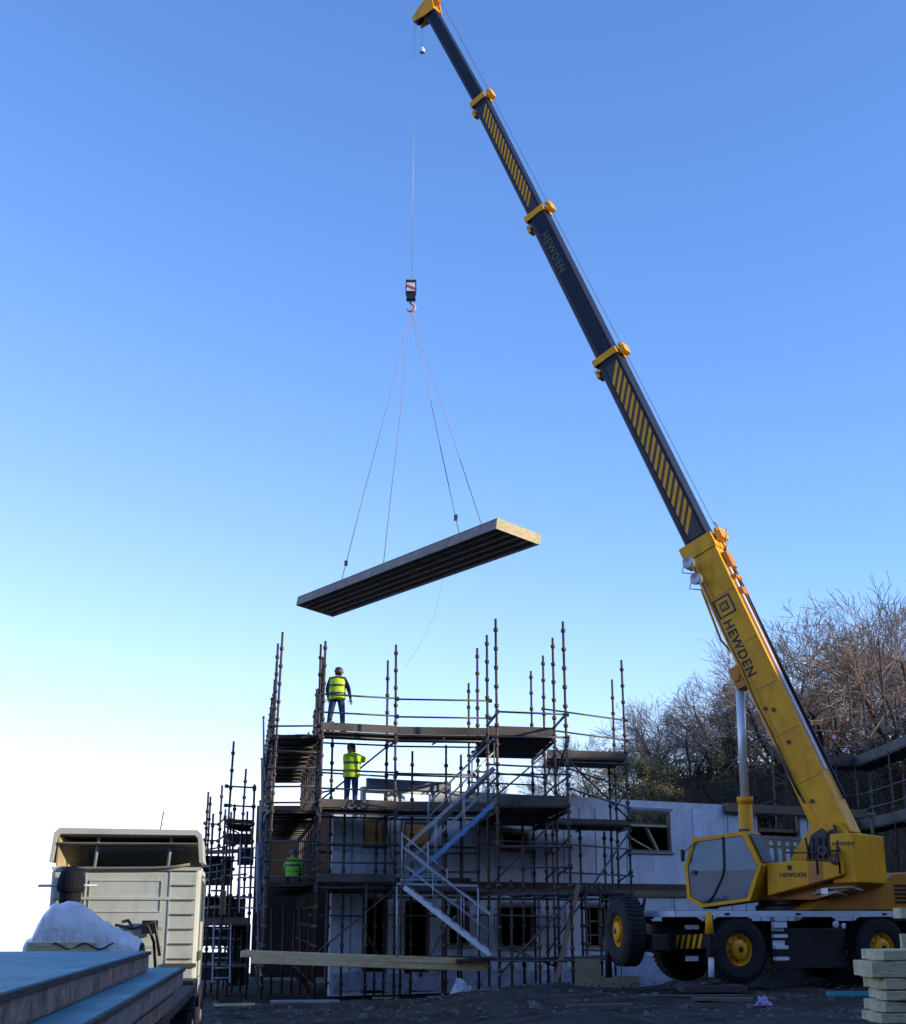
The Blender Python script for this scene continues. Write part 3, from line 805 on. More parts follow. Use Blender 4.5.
# arches
for s_ in (0, 3.72):
    m = MB(); pts = []
    for k in range(13):
        a = math.pi * (k / 12.); pts.append((math.cos(a) * .80, math.sin(a) * .62 + 1.0))
    for k in range(12):
        (a0, z0), (a1, z1) = pts[k], pts[k + 1]
        m.add([K(s_ + a0, .0, z0), K(s_ + a1, .0, z1), K(s_ + a1, -.5, z1), K(s_ + a0, -.5, z0)], [(0, 1, 2, 3)])
    sub('mudguard', m, M_black, cr)
# steps
m = MB()
for k in range(4): m.obox(K(.98 + .0 * k, .06, 1.5 - k * .23), CX * .16, CN * .06, V((0, 0, .035 if k else .06)))
m.obox(K(.98, .0, 1.42), CX * .15, CN * .01, V((0, 0, .05))); m.obox(K(.98, .0, 1.12), CX * .15, CN * .01, V((0, 0, .06)))
sub('boarding_steps', m, M_white, cr)
sub('headlight', MB().lathe(K(2.45, .03, 1.50), CN, [(0, 0), (.07, 0), (.08, .05), (.05, .07), (0, .07)], 14), M_silver, cr)
sub('headlight', MB().lathe(K(2.65, .03, 1.47), CN, [(0, 0), (.05, 0), (.06, .05), (.04, .06), (0, .06)], 14), M_silver, cr)
# end of carrier: bumper, red lamp, plates
m = MB().obox(K(-1.75, -1.2, 1.15), CX * .18, CN * .95, V((0, 0, .16)))
m.obox(K(-1.95, -1.0, 1.62), CX * .05, CN * .25, V((0, 0, .22)))
m.tube(K(-2.0, -1.0, 1.75), K(-2.15, -.9, 2.15), .05, n=8).tube(K(-1.95, -.8, 1.45), K(-1.85, -.7, 2.05), .04, n=8)
m.tube(K(-2.2, -1.0, 1.3), K(-1.6, -.5, 1.0), .07, n=8)
sub('end_frame', m, M_black, cr, .015)
lc = P(667, 918, 30.3)
sub('tail_lamp', MB().obox(lc, CX * .11, CN * .04, V((0, 0, .075))), M_red, cr, .01)
for (q_, sx_, sz_) in ((P(692, 927, 29.9), .17, .045), (P(692, 958.5, 29.8), .15, .05), (P(648, 917.5, 31), .14, .04)): sub('reflector_plate', MB().obox(q_, CX * sx_, CN * .01, V((0, 0, sz_))), M_white, cr)
# outrigger beam towards the camera, striped
ob = P(660, 943, 31.0); oe = P(711, 941, 29.35)
m = MB(); m.beam(ob, oe, .26, .30)
out = sub('outrigger_beam', m, M_black, cr, .01)
d_ = (oe - ob); dl = d_.length; du = d_.normalized(); dn = V((0, 0, 1)).cross(du)
if dn.y > 0: dn = -dn
m = MB()
for k in range(8):
    s0 = .1 + k * (dl - .2) / 8.; w = (dl - .2) / 16.
    q = [ob + du * s0 + dn * .135 + V((0, 0, -.14)), ob + du * (s0 + w) + dn * .135 + V((0, 0, -.14)), ob + du * (s0 + w + .12) + dn * .135 + V((0, 0, .14)), ob + du * (s0 + .12) + dn * .135 + V((0, 0, .14))]
    m.prism(q, dn * .004)
subsub('hazard_stripes', m, M_yellow, out)
m = MB(); jb = P(711, 985, 29.3); jt = P(708, 913, 29.3)
m.tube(P(711, 957, 29.3), P(709, 915, 29.3), .085, n=14); m.obox(oe, (.10, 0, 0), (0, .11, 0), (0, 0, .14))
sub('outrigger_jack', m, M_black, cr, .005)
sub('jack_cap', MB().tube(P(709.3, 934, 29.25), P(708.5, 912, 29.25), .09, .06, n=12), M_yellow, cr)
jk = P(711.5, 979, 29.3)
subj = sub('jack_rod', MB().tube(jk, P(711, 956, 29.3), .06, n=14), M_white, cr)
sub('outrigger_foot', MB().lathe(jk, (0, 0, -1), [(.06, -.04), (.18, 0), (.24, .05), (.24, .09), (0, .09)], 20), M_black, cr)
# far side outrigger
oe2 = K(-1.0, -4.0, 1.05)
m = MB(); m.beam(K(-1.0, -1.2, 1.05), oe2, .26, .28); m.tube(oe2 + V((0, 0, .4)), oe2 - V((0, 0, .75)), .08, n=12)
sub('outrigger_beam', m, M_black, cr)
# rear pair, out of frame right
for n_ in (1.0, -3.6):
    e = K(5.2, n_, 1.0); m = MB(); m.beam(K(5.2, -1.2, 1.0), e, .26, .28); m.tube(e + V((0, 0, .4)), e - V((0, 0, .62)), .08, n=12)
    m.lathe(e - V((0, 0, .6)), (0, 0, -1), [(.06, 0), (.22, .04), (.22, .08), (0, .08)], 18)
    sub('outrigger_beam', m, M_yellow, cr)
# timber mat below the pad is its own thing
jp = jk.copy()
mt = thing('timber_mat', Z(jp, .3), 'thick dark timber mat under the crane outrigger foot', 'timber mat')
for k in range(4):
    sub('sleeper', MB().beam(Z(jp + V((-.65, -.33 + k * .22, 0)), jp.z - .18), Z(jp + V((.65, -.28 + k * .22, 0)), jp.z - .18), .2, .13), M_board, mt, .01)
# engine housing on the carrier's right end
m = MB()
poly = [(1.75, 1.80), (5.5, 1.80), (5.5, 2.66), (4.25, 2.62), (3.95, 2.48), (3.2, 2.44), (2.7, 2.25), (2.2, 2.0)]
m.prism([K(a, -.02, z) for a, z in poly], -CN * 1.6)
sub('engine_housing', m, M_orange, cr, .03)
m = MB()
for k in range(5): m.obox(K(4.7, -.005, 1.98 + k * .09), CX * .5, CN * .012, V((0, 0, .02)))
sub('engine_vent', m, M_black, cr)

# superstructure
T = K(2.2, -1.25, 0)
FW = V((-.81, .586, 0)).normalized(); LF = V((-FW.y, FW.x, 0))
if LF.y > 0: LF = -LF
def S(f, l, z): return T + FW * f + LF * l + V((0, 0, z))
sub('slew_ring', MB().lathe(S(0, 0, 1.79), (0, 0, 1), [(0, 0), (.75, 0), (.75, .1), (.68, .14), (.68, .24), (0, .24)], 40), M_black, cr)
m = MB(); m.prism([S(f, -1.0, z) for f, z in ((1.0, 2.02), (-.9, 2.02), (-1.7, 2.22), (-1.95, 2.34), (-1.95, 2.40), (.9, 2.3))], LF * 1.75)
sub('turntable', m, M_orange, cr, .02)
m = MB()
for l0 in (-.48, .40):
    m.prism([S(f, l0, z) for f, z in ((.9, 2.3), (-1.8, 2.3), (-1.85, 3.2), (-1.5, 3.68), (-.9, 3.66), (-.5, 3.2), (-.2, 2.7))], LF * .08)
m.prism([S(f, -.4, z) for f, z in ((-1.7, 2.4), (-1.78, 3.1), (-1.4, 3.3), (-1.0, 2.4))], LF * .8)
sub('boom_turret', m, M_yellow, cr, .01)
# left flank housing with lettering
m = MB()
m.prism([S(f, .55, z) for f, z in ((.0, 2.10), (-1.0, 2.33), (-1.75, 2.52), (-1.75, 2.80), (-.55, 2.84), (-.02, 2.80))], LF * .62)
sub('side_housing', m, M_yellow, cr, .03)
sub('housing_band', MB().prism([S(f, 1.176, z) for f, z in ((-.98, 2.34), (-1.3, 2.42), (-1.3, 2.80), (-.98, 2.81))], LF * .003), M_orange, cr)  # darker orange band across the side housing
# counterweight
m = MB(); m.prism([S(-1.45, 1.0, 2.36), S(-1.45, -.95, 2.36), S(-1.9, -.95, 2.36), S(-2.1, -.6, 2.36), S(-2.1, .7, 2.36), S(-1.98, 1.0, 2.36)], (0, 0, 1.04))
sub('counterweight', m, M_yellow, cr, .03)
m = MB().tube(S(-1.2, -.36, 3.3), S(-1.2, .36, 3.3), .30, n=20); m.lathe(S(-1.3, .40, 3.35), LF, [(0, 0), (.12, 0), (.12, .12), (.05, .14), (0, .14)], 14, 0)
sub('winch_drum', m, M_black, cr)
m = MB(); m.prism([S(f, .56, z) for f, z in ((-.75, 2.85), (-1.28, 2.85), (-1.34, 3.3), (-1.15, 3.55), (-.9, 3.4))], LF * .12)  # black plate put in for the dark gaps around the boom foot
for k in range(4): m.tube(S(-.85 - k * .12, .70, 2.9), S(-.8 - k * .15, .74, 3.35), .025, n=6)
sub('dark_gap_plate', m, M_black, cr)
m = MB()
m.path([S(-.5, 1.2, 3.02), S(-1.2, 1.22, 3.0), S(-1.75, 1.2, 3.04)], .018, 6)
for f in (-1.2, -1.7): m.tube(S(f, 1.2, 2.55), S(f, 1.2, 3.25), .018, n=6)
sub('handrail', m, M_black, cr)
m = MB()
for (f, z) in ((-1.35, 3.42), (-1.35, 3.05), (-1.6, 2.85)):
    m.lathe(S(f, .5 if z > 3.2 else 1.18, z), LF, [(.05, 0), (.11, .0), (.11, .05), (.05, .05)], 14)
m.path([S(-1.4, .52, 3.6), S(-1.55, .75, 3.4), S(-1.65, 1.1, 3.0), S(-1.6, 1.22, 2.75)], .035, 8)
sub('hydraulic_hoses', m, M_black, cr)
m = MB()
for k, (dz, ln_) in enumerate(((0, .5), (.07, .8), (-.05, .35))):
    a = S(-.9 - k * .1, .82, 2.14 + dz); m.path([a, a - FW * .2 + V((0, 0, .05)), a - FW * ln_ + V((0, 0, .03 + .04 * k)), a - FW * (ln_ + .15) - LF * .2], .022, 6)
m.obox(S(-1.2, .82, 2.2), FW * .08, LF * .05, V((0, 0, .06)))
sub('pipework', m, M_silver, cr)

# cab
prof = [(1.62, 3.38), (.32, 3.50), (-.02, 2.75), (.30, 2.00), (1.48, 1.86), (1.82, 2.05), (1.86, 2.75)]
l0, l1 = .62, 1.42
def cabpt(f, z, l): return S(f, l, z)
cab = MB()
n = len(prof)
for i in range(n):            # skin panels round the profile, front ones are glass
    if i in (4, 5, 6): continue
    (fa, za), (fb, zb) = prof[i], prof[(i + 1) % n]
    a0, b0 = cabpt(fa, za, l0), cabpt(fb, zb, l0); nn = (b0 - a0).cross(LF).normalized() * .03
    cab.prism([a0, b0, b0 + LF * (l1 - l0), a0 + LF * (l1 - l0)], nn)
cx_ = sum(f for f, z in prof) / n; cz_ = sum(z for f, z in prof) / n
def ring(mb, k0, k1, l, th, mi=0, fmin=None, pr=prof):
    for i in range(len(pr)):
        q = []
        for (k, j) in ((k0, i), (k0, (i + 1) % len(pr)), (k1, (i + 1) % len(pr)), (k1, i)):
            f, z = pr[j]; q.append(cabpt(cx_ + (f - cx_) * k, cz_ + (z - cz_) * k, l))
        mb.prism(q, LF * th, mi)
ring(cab, 1.0, .90, l1 - .03, .05); ring(cab, 1.0, .88, l0, .05)
cab.prism([cabpt(f, z, l0 + .05) for f, z in ((.15, 2.3), (.32, 2.03), (1.46, 1.90), (1.75, 2.1))], LF * (l1 - l0 - .1))
for i in (4, 5, 6, 0):
    f, z = prof[i]; cab.beam(cabpt(f, z, l0), cabpt(f, z, l1), .06, .06)
cabo = sub('operator_cab', cab, M_yellow, cr)
g_ = MB(); g_.prism([cabpt(cx_ + (f - cx_) * .9, cz_ + (z - cz_) * .9, l1 - .015) for f, z in prof], LF * .012)
subsub('side_glass', g_, M_glass, cabo)
lw = [(cx_ + (f - cx_) * .88, cz_ + (z - cz_) * .88) for f, z in prof]
lwp = [(f, z) for f, z in lw if z < 2.7]; lwp = [lw[3], lw[4], lw[5], (lw[6][0] - .01, 2.66), (lw[2][0] + .02, 2.66)]
subsub('lower_tint', MB().prism([cabpt(f, z, l1 - .001) for f, z in lwp], LF * .004), mat('lower cab tint', (.03, .10, .16), .08, 0, .3, .9, spec=.4, alpha=.75), cabo)  # darker tinted layer over the lower half of the side glass
g_ = MB()
for i in (5, 6):
    (fa, za), (fb, zb) = prof[i], prof[(i + 1) % n]
    a0, b0 = cabpt(fa, za, l0 + .03), cabpt(fb, zb, l0 + .03)
    g_.prism([a0, b0, b0 + LF * (l1 - l0 - .06), a0 + LF * (l1 - l0 - .06)], (b0 - a0).cross(LF).normalized() * .01)
subsub('front_glass', g_, M_glass, cabo)
m = MB()
m.path([cabpt(.86, 3.40, l1 + .012), cabpt(.88, 2.75, l1 + .012), cabpt(.92, 2.55, l1 + .012), cabpt(1.15, 2.15, l1 + .012), cabpt(1.3, 1.97, l1 + .012)], .028, 6)
ring(m, .905, .885, l1, .008)
m.obox(cabpt(1.62, 2.62, l1 + .03), FW * .05, LF * .03, V((0, 0, .05)))
subsub('door_frame', m, M_black, cabo)
(fa, za), (fb, zb) = prof[1], prof[2]
aa = S(fa, 0, za); bb = S(fb, 0, zb); nn = (bb - aa).cross(LF).normalized()
if nn.dot(FW) > 0: nn = -nn
q = [aa.lerp(bb, .08) + LF * (l0 + .12), aa.lerp(bb, .92) + LF * (l0 + .12), aa.lerp(bb, .92) + LF * (l1 - .08), aa.lerp(bb, .08) + LF * (l1 - .08)]
subsub('rear_window', MB().prism([p + nn * .033 for p in q], nn * .01), M_black, cabo)
st_ = MB(); st_.obox(cabpt(.65, 2.35, 1.0), FW * .25, LF * .22, V((0, 0, .08))); st_.obox(cabpt(.42, 2.75, 1.0), FW * .06 + V((0, 0, .0)), LF * .2, V((0, 0, .38)))
st_.obox(cabpt(1.2, 2.4, 1.0), FW * .1, LF * .25, V((0, 0, .2)))
subsub('seat', st_, M_black, cabo, .03)
wm = MB().path([S(1.5, l1 + .05, 3.3), S(1.75, l1 + .16, 3.1), S(1.78, l1 + .18, 2.95)], .012, 6); wm.obox(S(1.8, l1 + .2, 3.0), FW * .02, LF * .06, V((0, 0, .13)))
subsub('wing_mirror', wm, M_black, cabo)
wl = MB(); wl.obox(S(.5, 1.1, 3.53), FW * .1, LF * .05, V((0, 0, .04)))
subsub('roof_lamp', wl, M_black, cabo)

# boom
pivot = S(-1.30, 0, 3.32)
tip = P(429, 9, 38.0)
bends = [(0, pivot), (1, P(699, 548, 0) if False else None)]
ax0 = (tip - pivot).normalized()
Wup = (LF.cross(ax0)).normalized()
if Wup.z < 0: Wup = -Wup
Lh = LF.copy(); Lh = (Lh - ax0 * Lh.dot(ax0)).normalized()
total = (tip - pivot).length
def on_axis(px, py):
    # point on the boom's vertical plane seen at this pixel (the boom sags a little)
    best = None
    for i in range(2001):
        t = i / 2000.; q = pivot.lerp(tip, t); rel = q - V((0, 0, EYE))
        yy = rel.y * CT + rel.z * ST; vv = (-rel.y * ST + rel.z * CT) / yy
        y_ = 512 - F * vv
        if best is None or abs(y_ - py) < best[0]: best = (abs(y_ - py), t, q, 453 + F * rel.x / yy)
    _, t, q, x_ = best
    # shift within the plane, perpendicular to the axis
    s_ = P(px, py, q.y) - P(x_, py, q.y)
    k = s_.length / max(.3, abs(Wup.x) + .2) * (1 if s_.x > 0 else -1)
    return q + Wup * k * (1 if Wup.x > 0 else -1), t
J = [pivot] + [on_axis(px, py)[0] for (px, py) in ((701, 547), (609, 361), (538, 218), (481, 104))] + [tip]
hs = [.86, .70, .60, .50, .41]
boom_secs = []
def section(i, a, b, h, w, mm, back=0.0):
    ax = (b - a).normalized(); up = (Wup - ax * Wup.dot(ax)).normalized(); la = ax.cross(up).normalized()
    if la.dot(LF) < 0: la = -la
    m = MB()
    # rounded lower corners (egg shaped boom)
    pr = [(-.5, .5), (.5, .5), (.5, -.25), (.38, -.42), (.2, -.5), (-.2, -.5), (-.38, -.42), (-.5, -.25)]
    m.prism([a + la * (x * w) + up * (y * h) for x, y in pr], b - a)
    return m, ax, up, la
def collar(b, ax, up, la, h, w, L=.35):
    m = MB(); k = .042
    m.obox(b - ax * (L / 2) + up * (h / 2 + k / 2), ax * L / 2, la * (w / 2 + k), up * k / 2)
    m.obox(b - ax * (L / 2) - up * (h / 2 + k / 2), ax * L / 2, la * (w / 2 + k), up * k / 2)
    m.obox(b - ax * (L / 2) + la * (w / 2 + k / 2), ax * L / 2, up * h / 2, la * k / 2)
    m.obox(b - ax * (L / 2) - la * (w / 2 + k / 2), ax * L / 2, up * h / 2, la * k / 2)
    m.obox(b - ax * .1 + up * (h / 2 + k + .12), ax * .14, la * (w * .32), up * .08)
    m.obox(b - ax * .35 - up * (h / 2 + k + .05), ax * .12, la * (w * .3), up * .05)
    m.tube(b + up * (h / 2 + k + .12) - la * w * .4, b + up * (h / 2 + k + .12) + la * w * .4, .05, n=10)
    return m
mats_ = [M_yellow, M_navy, M_navy, M_navy, M_navy]
frames = []
for i in range(5):
    a, b = J[i], J[i + 1]
    h = hs[i]; w = h * .74
    m, ax, up, la = section(i, a, b, h, w, mats_[i])
    so = sub('boom_section', m, mats_[i], cr, .012)
    frames.append((a, b, ax, up, la, h, w, so))
    cm = collar(b, ax, up, la, h, w, .4 if i == 0 else .2)
    if i < 4: sub('boom_collar', cm, M_yellow, cr, .01)
# hazard stripes on sections 2 and 4
for i in (1, 3):
    a, b, ax, up, la, h, w, so = frames[i]
    L = (b - a).length; bw = h * .56
    m = MB(); c0 = a + la * (w / 2 + .001) + up * (h * .10)
    m.prism([c0 + ax * .1 - up * bw / 2, c0 + ax * (L - .4) - up * bw / 2, c0 + ax * (L - .4) + up * bw / 2, c0 + ax * .1 + up * bw / 2], la * .004)
    subsub('stripe_band', m, M_black, so)
    m = MB(); n = 18; sh = bw * 1.35; sw = .15 if i == 1 else .12
    for k in range(n):
        s0 = .25 + k * (L - .8 - sh) / (n - 1)
        q = [c0 + ax * s0 - up * bw / 2, c0 + ax * (s0 + sw) - up * bw / 2, c0 + ax * (s0 + sh + sw) + up * bw / 2, c0 + ax * (s0 + sh) + up * bw / 2]
        m.prism([p + la * .006 for p in q], la * .003)
    subsub('hazard_stripes', m, M_yellow, so)
# base section extras: pale top rail, cable track, pins, lamps
a, b, ax, up, la, h, w, so = frames[0]
L0 = (b - a).length
m = MB(); m.beam(a + ax * 1.5 + up * (h / 2 + .03) + la * w * .18, b - ax * .9 + up * (h / 2 + .03) + la * w * .18, .09, .05, up)
subsub('cable_track', m, M_white, so)
m = MB(); m.beam(a + ax * .8 + up * (h / 2 + .05) - la * w * .3, b - ax * .2 + up * (h / 2 + .03) - la * w * .3, .06, .06, up)
subsub('guide_rail', m, M_navy, so)
m = MB(); m.beam(a + ax * 1.0 - up * h * .32 + la * (w / 2 + .012), b - ax * 5.5 - up * h * .44 + la * (w / 2 + .012), .024, .05, up)
subsub('edge_trim', m, M_black, so)
for k in range(2):
    c = P((689.5, 697)[k], (563, 579)[k], b.y - .6)
    lm = MB().lathe(c, (-.6, -.75, -.1), [(0, -.14), (.10, -.12), (.14, -.05), (.15, .09), (.13, .11), (0, .10)], 18)
    lo_ = sub('work_lamp', lm, mat('lamp glass grey', (.22, .26, .32), .2, .3), cr)
    subsub('lamp_bracket', MB().path([c + V((.1, .1, 0)), c + V((-.15, 0, -.1)), c + V((-.2, 0, -.25)), c + V((.1, .1, -.25))], .015, 6), M_black, lo_)
m = MB()
e = b + up * (h / 2 + .12)
m.path([e - ax * .3, e + ax * .1 + up * .06, e + ax * .3 + up * .03], .02, 6); m.path([e - ax * .5, e - ax * .2 + up * .14, e + up * .24], .016, 6)
m.obox(e - ax * .8 - up * .04, ax * .22, la * .16, up * .06); m.tube(e - ax * 1.3 - la * .16 - up * .05, e - ax * 1.3 + la * .2 - up * .05, .065, n=12)
m.obox(e - ax * 1.7 - up * .06, ax * .10, la * .16, up * .05)
sub('boom_head_gear', m, M_orange, cr, .01)
for (t, off) in ((.30, .0), (.405, .0), (.42, -.2), (.12, -.1)):
    c = a + ax * L0 * t + la * (w / 2) + up * h * off
    subsub('pin', MB().tube(c, c + la * .03, .05, n=10), M_black, so)

m = MB()
for t in (.18, .33, .48, .63, .80): 
    c = a + ax * L0 * t; m.obox(c + la * (w / 2 + .003) + up * .08, ax * .012, up * h * .36, la * .004)
m.obox(a + ax * L0 * .5 + la * (w / 2 + .003) - up * h * .20, ax * L0 * .42, up * .008, la * .004)
subsub('weld_seams', m, M_orange, so)
m = MB().path([a + ax * L0 * t + la * (w / 2 + .04) - up * (h * .33) + up * .02 * math.sin(t * 25) for t in (.15, .25, .35, .45, .55, .65, .75, .85, .93)], .018, 6)
subsub('side_hose', m, M_black, so)

# text helper: flat lettering turned into a mesh of its own
def lettering(txt, origin, xdir, ydir, size, mm, part, thick=.004):
    cu = bpy.data.curves.new('lettering', 'FONT'); cu.body = txt; cu.size = size; cu.extrude = thick
    cu.offset = size * .018; cu.space_character = 1.16
    tmp = bpy.data.objects.new('tmp', cu); col.objects.link(tmp)
    bpy.context.view_layer.update()
    me = bpy.data.meshes.new_from_object(tmp.evaluated_get(bpy.context.evaluated_depsgraph_get()))
    bpy.data.objects.remove(tmp)
    x = V(xdir).normalized(); y = V(ydir).normalized(); zz = x.cross(y)
    o3 = ORG[part.name]
    for v_ in me.vertices: v_.co = V(origin) + x * v_.co.x + y * v_.co.y + zz * v_.co.z - o3
    me.materials.clear(); me.materials.append(mm)
    o = bpy.data.objects.new('lettering', me); col.objects.link(o); o.parent = part; ORG[o.name] = o3
    return o
M_ink = mat('navy lettering', (.01, .012, .03), .6)
M_gold = mat('faded gold lettering', (.10, .085, .04), .6)
def bpt(s_, u_, out=.006): return a + ax * s_ + up * u_ + la * (w / 2 + out)
# find the length along the section that matches the photo rows
def s_of_row(py):
    best = (1e9, 0)
    for i in range(400):
        s_ = L0 * i / 400.; q = a + ax * s_ - V((0, 0, EYE))
        y_ = 512 - F * (-q.y * ST + q.z * CT) / (q.y * CT + q.z * ST)
        best = min(best, (abs(y_ - py), s_))
    return best[1]
sl0, sl1 = s_of_row(620), s_of_row(676)
tx = lettering('HEWDEN', bpt(sl0 - .0, -.22), -ax, up, (sl0 - sl1) / 4.75, M_ink, so)
# logo: outlined square with a dark emblem
s_lt, s_lb = s_of_row(600), s_of_row(616)
hh = .22
m = MB(); cc = bpt((s_lt + s_lb) / 2, -.02, .002); e1 = (s_lt - s_lb) / 2
for k in (-1, 1):
    m.obox(cc + ax * e1 * k, ax * .022, up * (hh + .022), la * .004); m.obox(cc + up * hh * k, ax * (e1 - .023), up * .022, la * .004)
m.obox(cc, ax * e1 * .5, up * hh * .5, la * .004)
subsub('logo_frame', m, M_ink, so)
m = MB()
for k in (-1, 0, 1): m.obox(cc + up * hh * .24 * k + la * .007, ax * e1 * .36, up * .012, la * .002)
m.obox(cc + la * .0075, ax * .014, up * hh * .34, la * .002)
subsub('logo_emblem', m, M_yellow, so)
# small lettering on flank housing, counterweight and third section
lettering('HEWDEN', S(-.32, 1.178, 2.50), -FW, (0, 0, 1), .13, M_ink, [o for o in col.objects if o.name.startswith('side_housing')][0])
hs_o = [o for o in col.objects if o.name.startswith('side_housing')][0]
m = MB().obox(S(-.56, 1.178, 2.70), FW * .05, LF * .002, V((0, 0, .05)))
subsub('logo_emblem', m, M_ink, hs_o)
cw = [o for o in col.objects if o.name.startswith('counterweight')][0]
lettering('HEWDEN', S(-1.50, 1.004, 3.15), -FW, (0, 0, 1), .105, M_ink, cw)
a2, b2, ax2, up2, la2, h2, w2, so2 = frames[2]
L2 = (b2 - a2).length
lettering('HEWDEN', a2 + ax2 * (L2 - .9) + la2 * (w2 / 2 + .004) - up2 * .1, -ax2, up2, .33, M_gold, so2)

# boom head
a, b, ax, up, la, h, w, so = frames[4]
hd = MB()
tipc = b
for k in (-1, 1):
    hd.prism([tipc + la * (.20 * k) + ax * x + up * y for x, y in ((-.4, .22), (.05, .34), (.25, .2), (.16, -.2), (.02, -.58), (-.16, -.62), (-.32, -.22))], la * .03 * k)
hd.obox(tipc - ax * .1, ax * .2, la * .2, up * .22)
hdo = sub('boom_head', hd, M_yellow, cr, .008)
sh_c = tipc - up * .46 - ax * .02
subsub('sheave', MB().lathe(sh_c - la * .08, la, [(0, 0), (.17, 0), (.20, .02), (.16, .08), (.20, .14), (.17, .16), (0, .16)], 24), M_black, hdo)
sh2 = tipc + up * .34 + ax * .06
subsub('sheave', MB().lathe(sh2 - la * .08, la, [(0, 0), (.16, 0), (.18, .02), (.15, .08), (.18, .14), (.16, .16), (0, .16)], 20), M_orange, hdo)
# overload weight switch hanging from head
p0 = tipc - up * .35 + ax * -.1
q0 = P(424, 50, p0.y)
m = MB().tube(p0, V((p0.x, p0.y, q0.z)), .010, n=5)
ls = sub('limit_switch_chain', m, M_rope, cr)
subsub('limit_weight', MB().lathe(V((p0.x, p0.y, q0.z)), (0, 0, 1), [(0, -.12), (.09, -.1), (.1, 0), (.05, .1), (0, .12)], 12), M_white, ls)
# hoist rope over the boom's back
m = MB()
pts = [S(-1.6, 0, 3.6)] + [fr[0] + fr[3] * (fr[5] / 2 + .20) for fr in frames[1:]] + [sh2 + up * .14]
m.path(pts, .009, 5)
sub('hoist_rope', m, M_rope, cr)
# luffing cylinder
f0 = frames[0]
a, b, ax, up, la, h, w, so = frames[0]
s_c = s_of_row(668)
ctop = f0[0] + f0[2] * s_c - f0[3] * (f0[5] / 2 + .12)
cbot = S(.95, 0, 2.35)
mid = cbot.lerp(ctop, .42)
sub('luffing_cylinder', MB().tube(cbot, mid, .165, n=20).tube(mid - (ctop - cbot).normalized() * .15, mid, .19, n=20), M_yellow, cr)
sub('cylinder_rod', MB().tube(mid, ctop, .105, n=18), M_silver, cr)
sub('cylinder_lug', MB().obox(ctop + f0[3] * .02, f0[2] * .28, f0[4] * .2, f0[3] * .13).tube(ctop - f0[4] * .25, ctop + f0[4] * .25, .1, n=12), M_orange, cr, .01)
m = MB().path([f0[0] + f0[2] * (s_c + .6) - f0[3] * (f0[5] / 2), f0[0] + f0[2] * (s_c + 1.1) - f0[3] * (f0[5] / 2 + .14), f0[0] + f0[2] * (s_c + 2.5) - f0[3] * (f0[5] / 2 + .05)], .03, 6)
sub('hydraulic_hose', m, M_orange, cr)

# ------------------------------------------------------------------ load: floor panel, hook, slings
c4 = [V((-5.05, 42.62, 11.28)), V((-3.91, 43.33, 11.05)), V((2.2, 33.38, 10.78)), V((1.06, 32.67, 11.01))]   # A B D C
pc_ = sum(c4, V((0, 0, 0))) / 4
fp = thing('floor_panel', pc_, 'long timber floor panel hanging level from the crane above the scaffold', 'floor panel')
nl = (c4[1] - c4[0]).cross(c4[3] - c4[0]).normalized()
if nl.z < 0: nl = -nl
Lu = (c4[3] - c4[0]); Wu = (c4[1] - c4[0])
M_pedge = mat('panel edge weathered', (.24, .21, .18), .8, 0, .3, 3)
M_ptop = mat('panel deck board', (.30, .25, .17), .8)
sub('top_board', MB().obox(pc_ + nl * .285, Lu / 2, Wu / 2, nl * .012), M_ptop, fp)
for (e0, w_) in ((c4[0], 1), (c4[1], -1)):
    d0 = Wu.normalized() * .025 * w_
    sub('edge_joist', MB().obox(e0 + Lu / 2 + d0 + nl * .135, Lu / 2, Wu.normalized() * .024, nl * .13), M_pedge, fp)
for t in (.2, .4, .6, .8):
    sub('joist', MB().obox(c4[0] + Lu / 2 + Wu * t + nl * .145, Lu / 2 * .985, Wu.normalized() * .022, nl * .12), M_pedge, fp)
sub('bottom_board', MB().obox(pc_ + nl * .17, Lu / 2 * .98, Wu / 2 * .95, nl * .008), mat('panel underside board', (.26, .20, .15), .85), fp)
for (e0, k) in ((c4[0], 1), (c4[3], -1)):
    d0 = Lu.normalized() * .02 * k
    sub('end_board', MB().obox(e0 + Wu / 2 - d0 + nl * .14, Lu.normalized() * .022, Wu / 2, nl * .14), M_cream_wood, fp)
# hook block
hk = P(411, 289, 37.5)
hb = thing('hook_block', hk, 'black and white crane hook block with red stripe above the hanging panel', 'hook block')
m = MB()
for k in (-1, 1): m.lathe(hk + V((0, .07 * k, .0)), (0, k, 0), [(0, 0), (.17, 0), (.17, .03), (0, .03)], 20)
m.obox(hk + V((0, 0, .04)), (.16, 0, 0), (0, .06, 0), (0, 0, .24))
sub('cheek_plates', m, M_black, hb, .01)
sub('white_band', MB().obox(hk + V((0, -.115, .02)), (.13, 0, 0), (0, .004, 0), (0, 0, .14)), M_white, hb)
m = MB(); m.prism([hk + V((x, -.121, z)) for x, z in ((-.128, .02), (.128, -.09), (.128, -.01), (-.128, .10))], (0, -.006, 0))
sub('red_stripe', m, M_red, hb)
sub('lower_block', MB().obox(hk + V((0, 0, -.28)), (.14, 0, 0), (0, .09, 0), (0, 0, .10)).tube(hk + V((0, 0, -.38)), hk + V((0, 0, -.48)), .05, n=10).obox(hk + V((-.1, 0, .25)), (.04, 0, 0), (0, .05, 0), (0, 0, .05)).obox(hk + V((.1, 0, .25)), (.04, 0, 0), (0, .05, 0), (0, 0, .05)), M_black, hb, .01)
hp = [hk + V((0, 0, -.45))]
for k in range(9):
    an = R(80 - k * 32); hp.append(hk + V((math.cos(an) * .12, 0, -.62 + math.sin(an) * .12)))
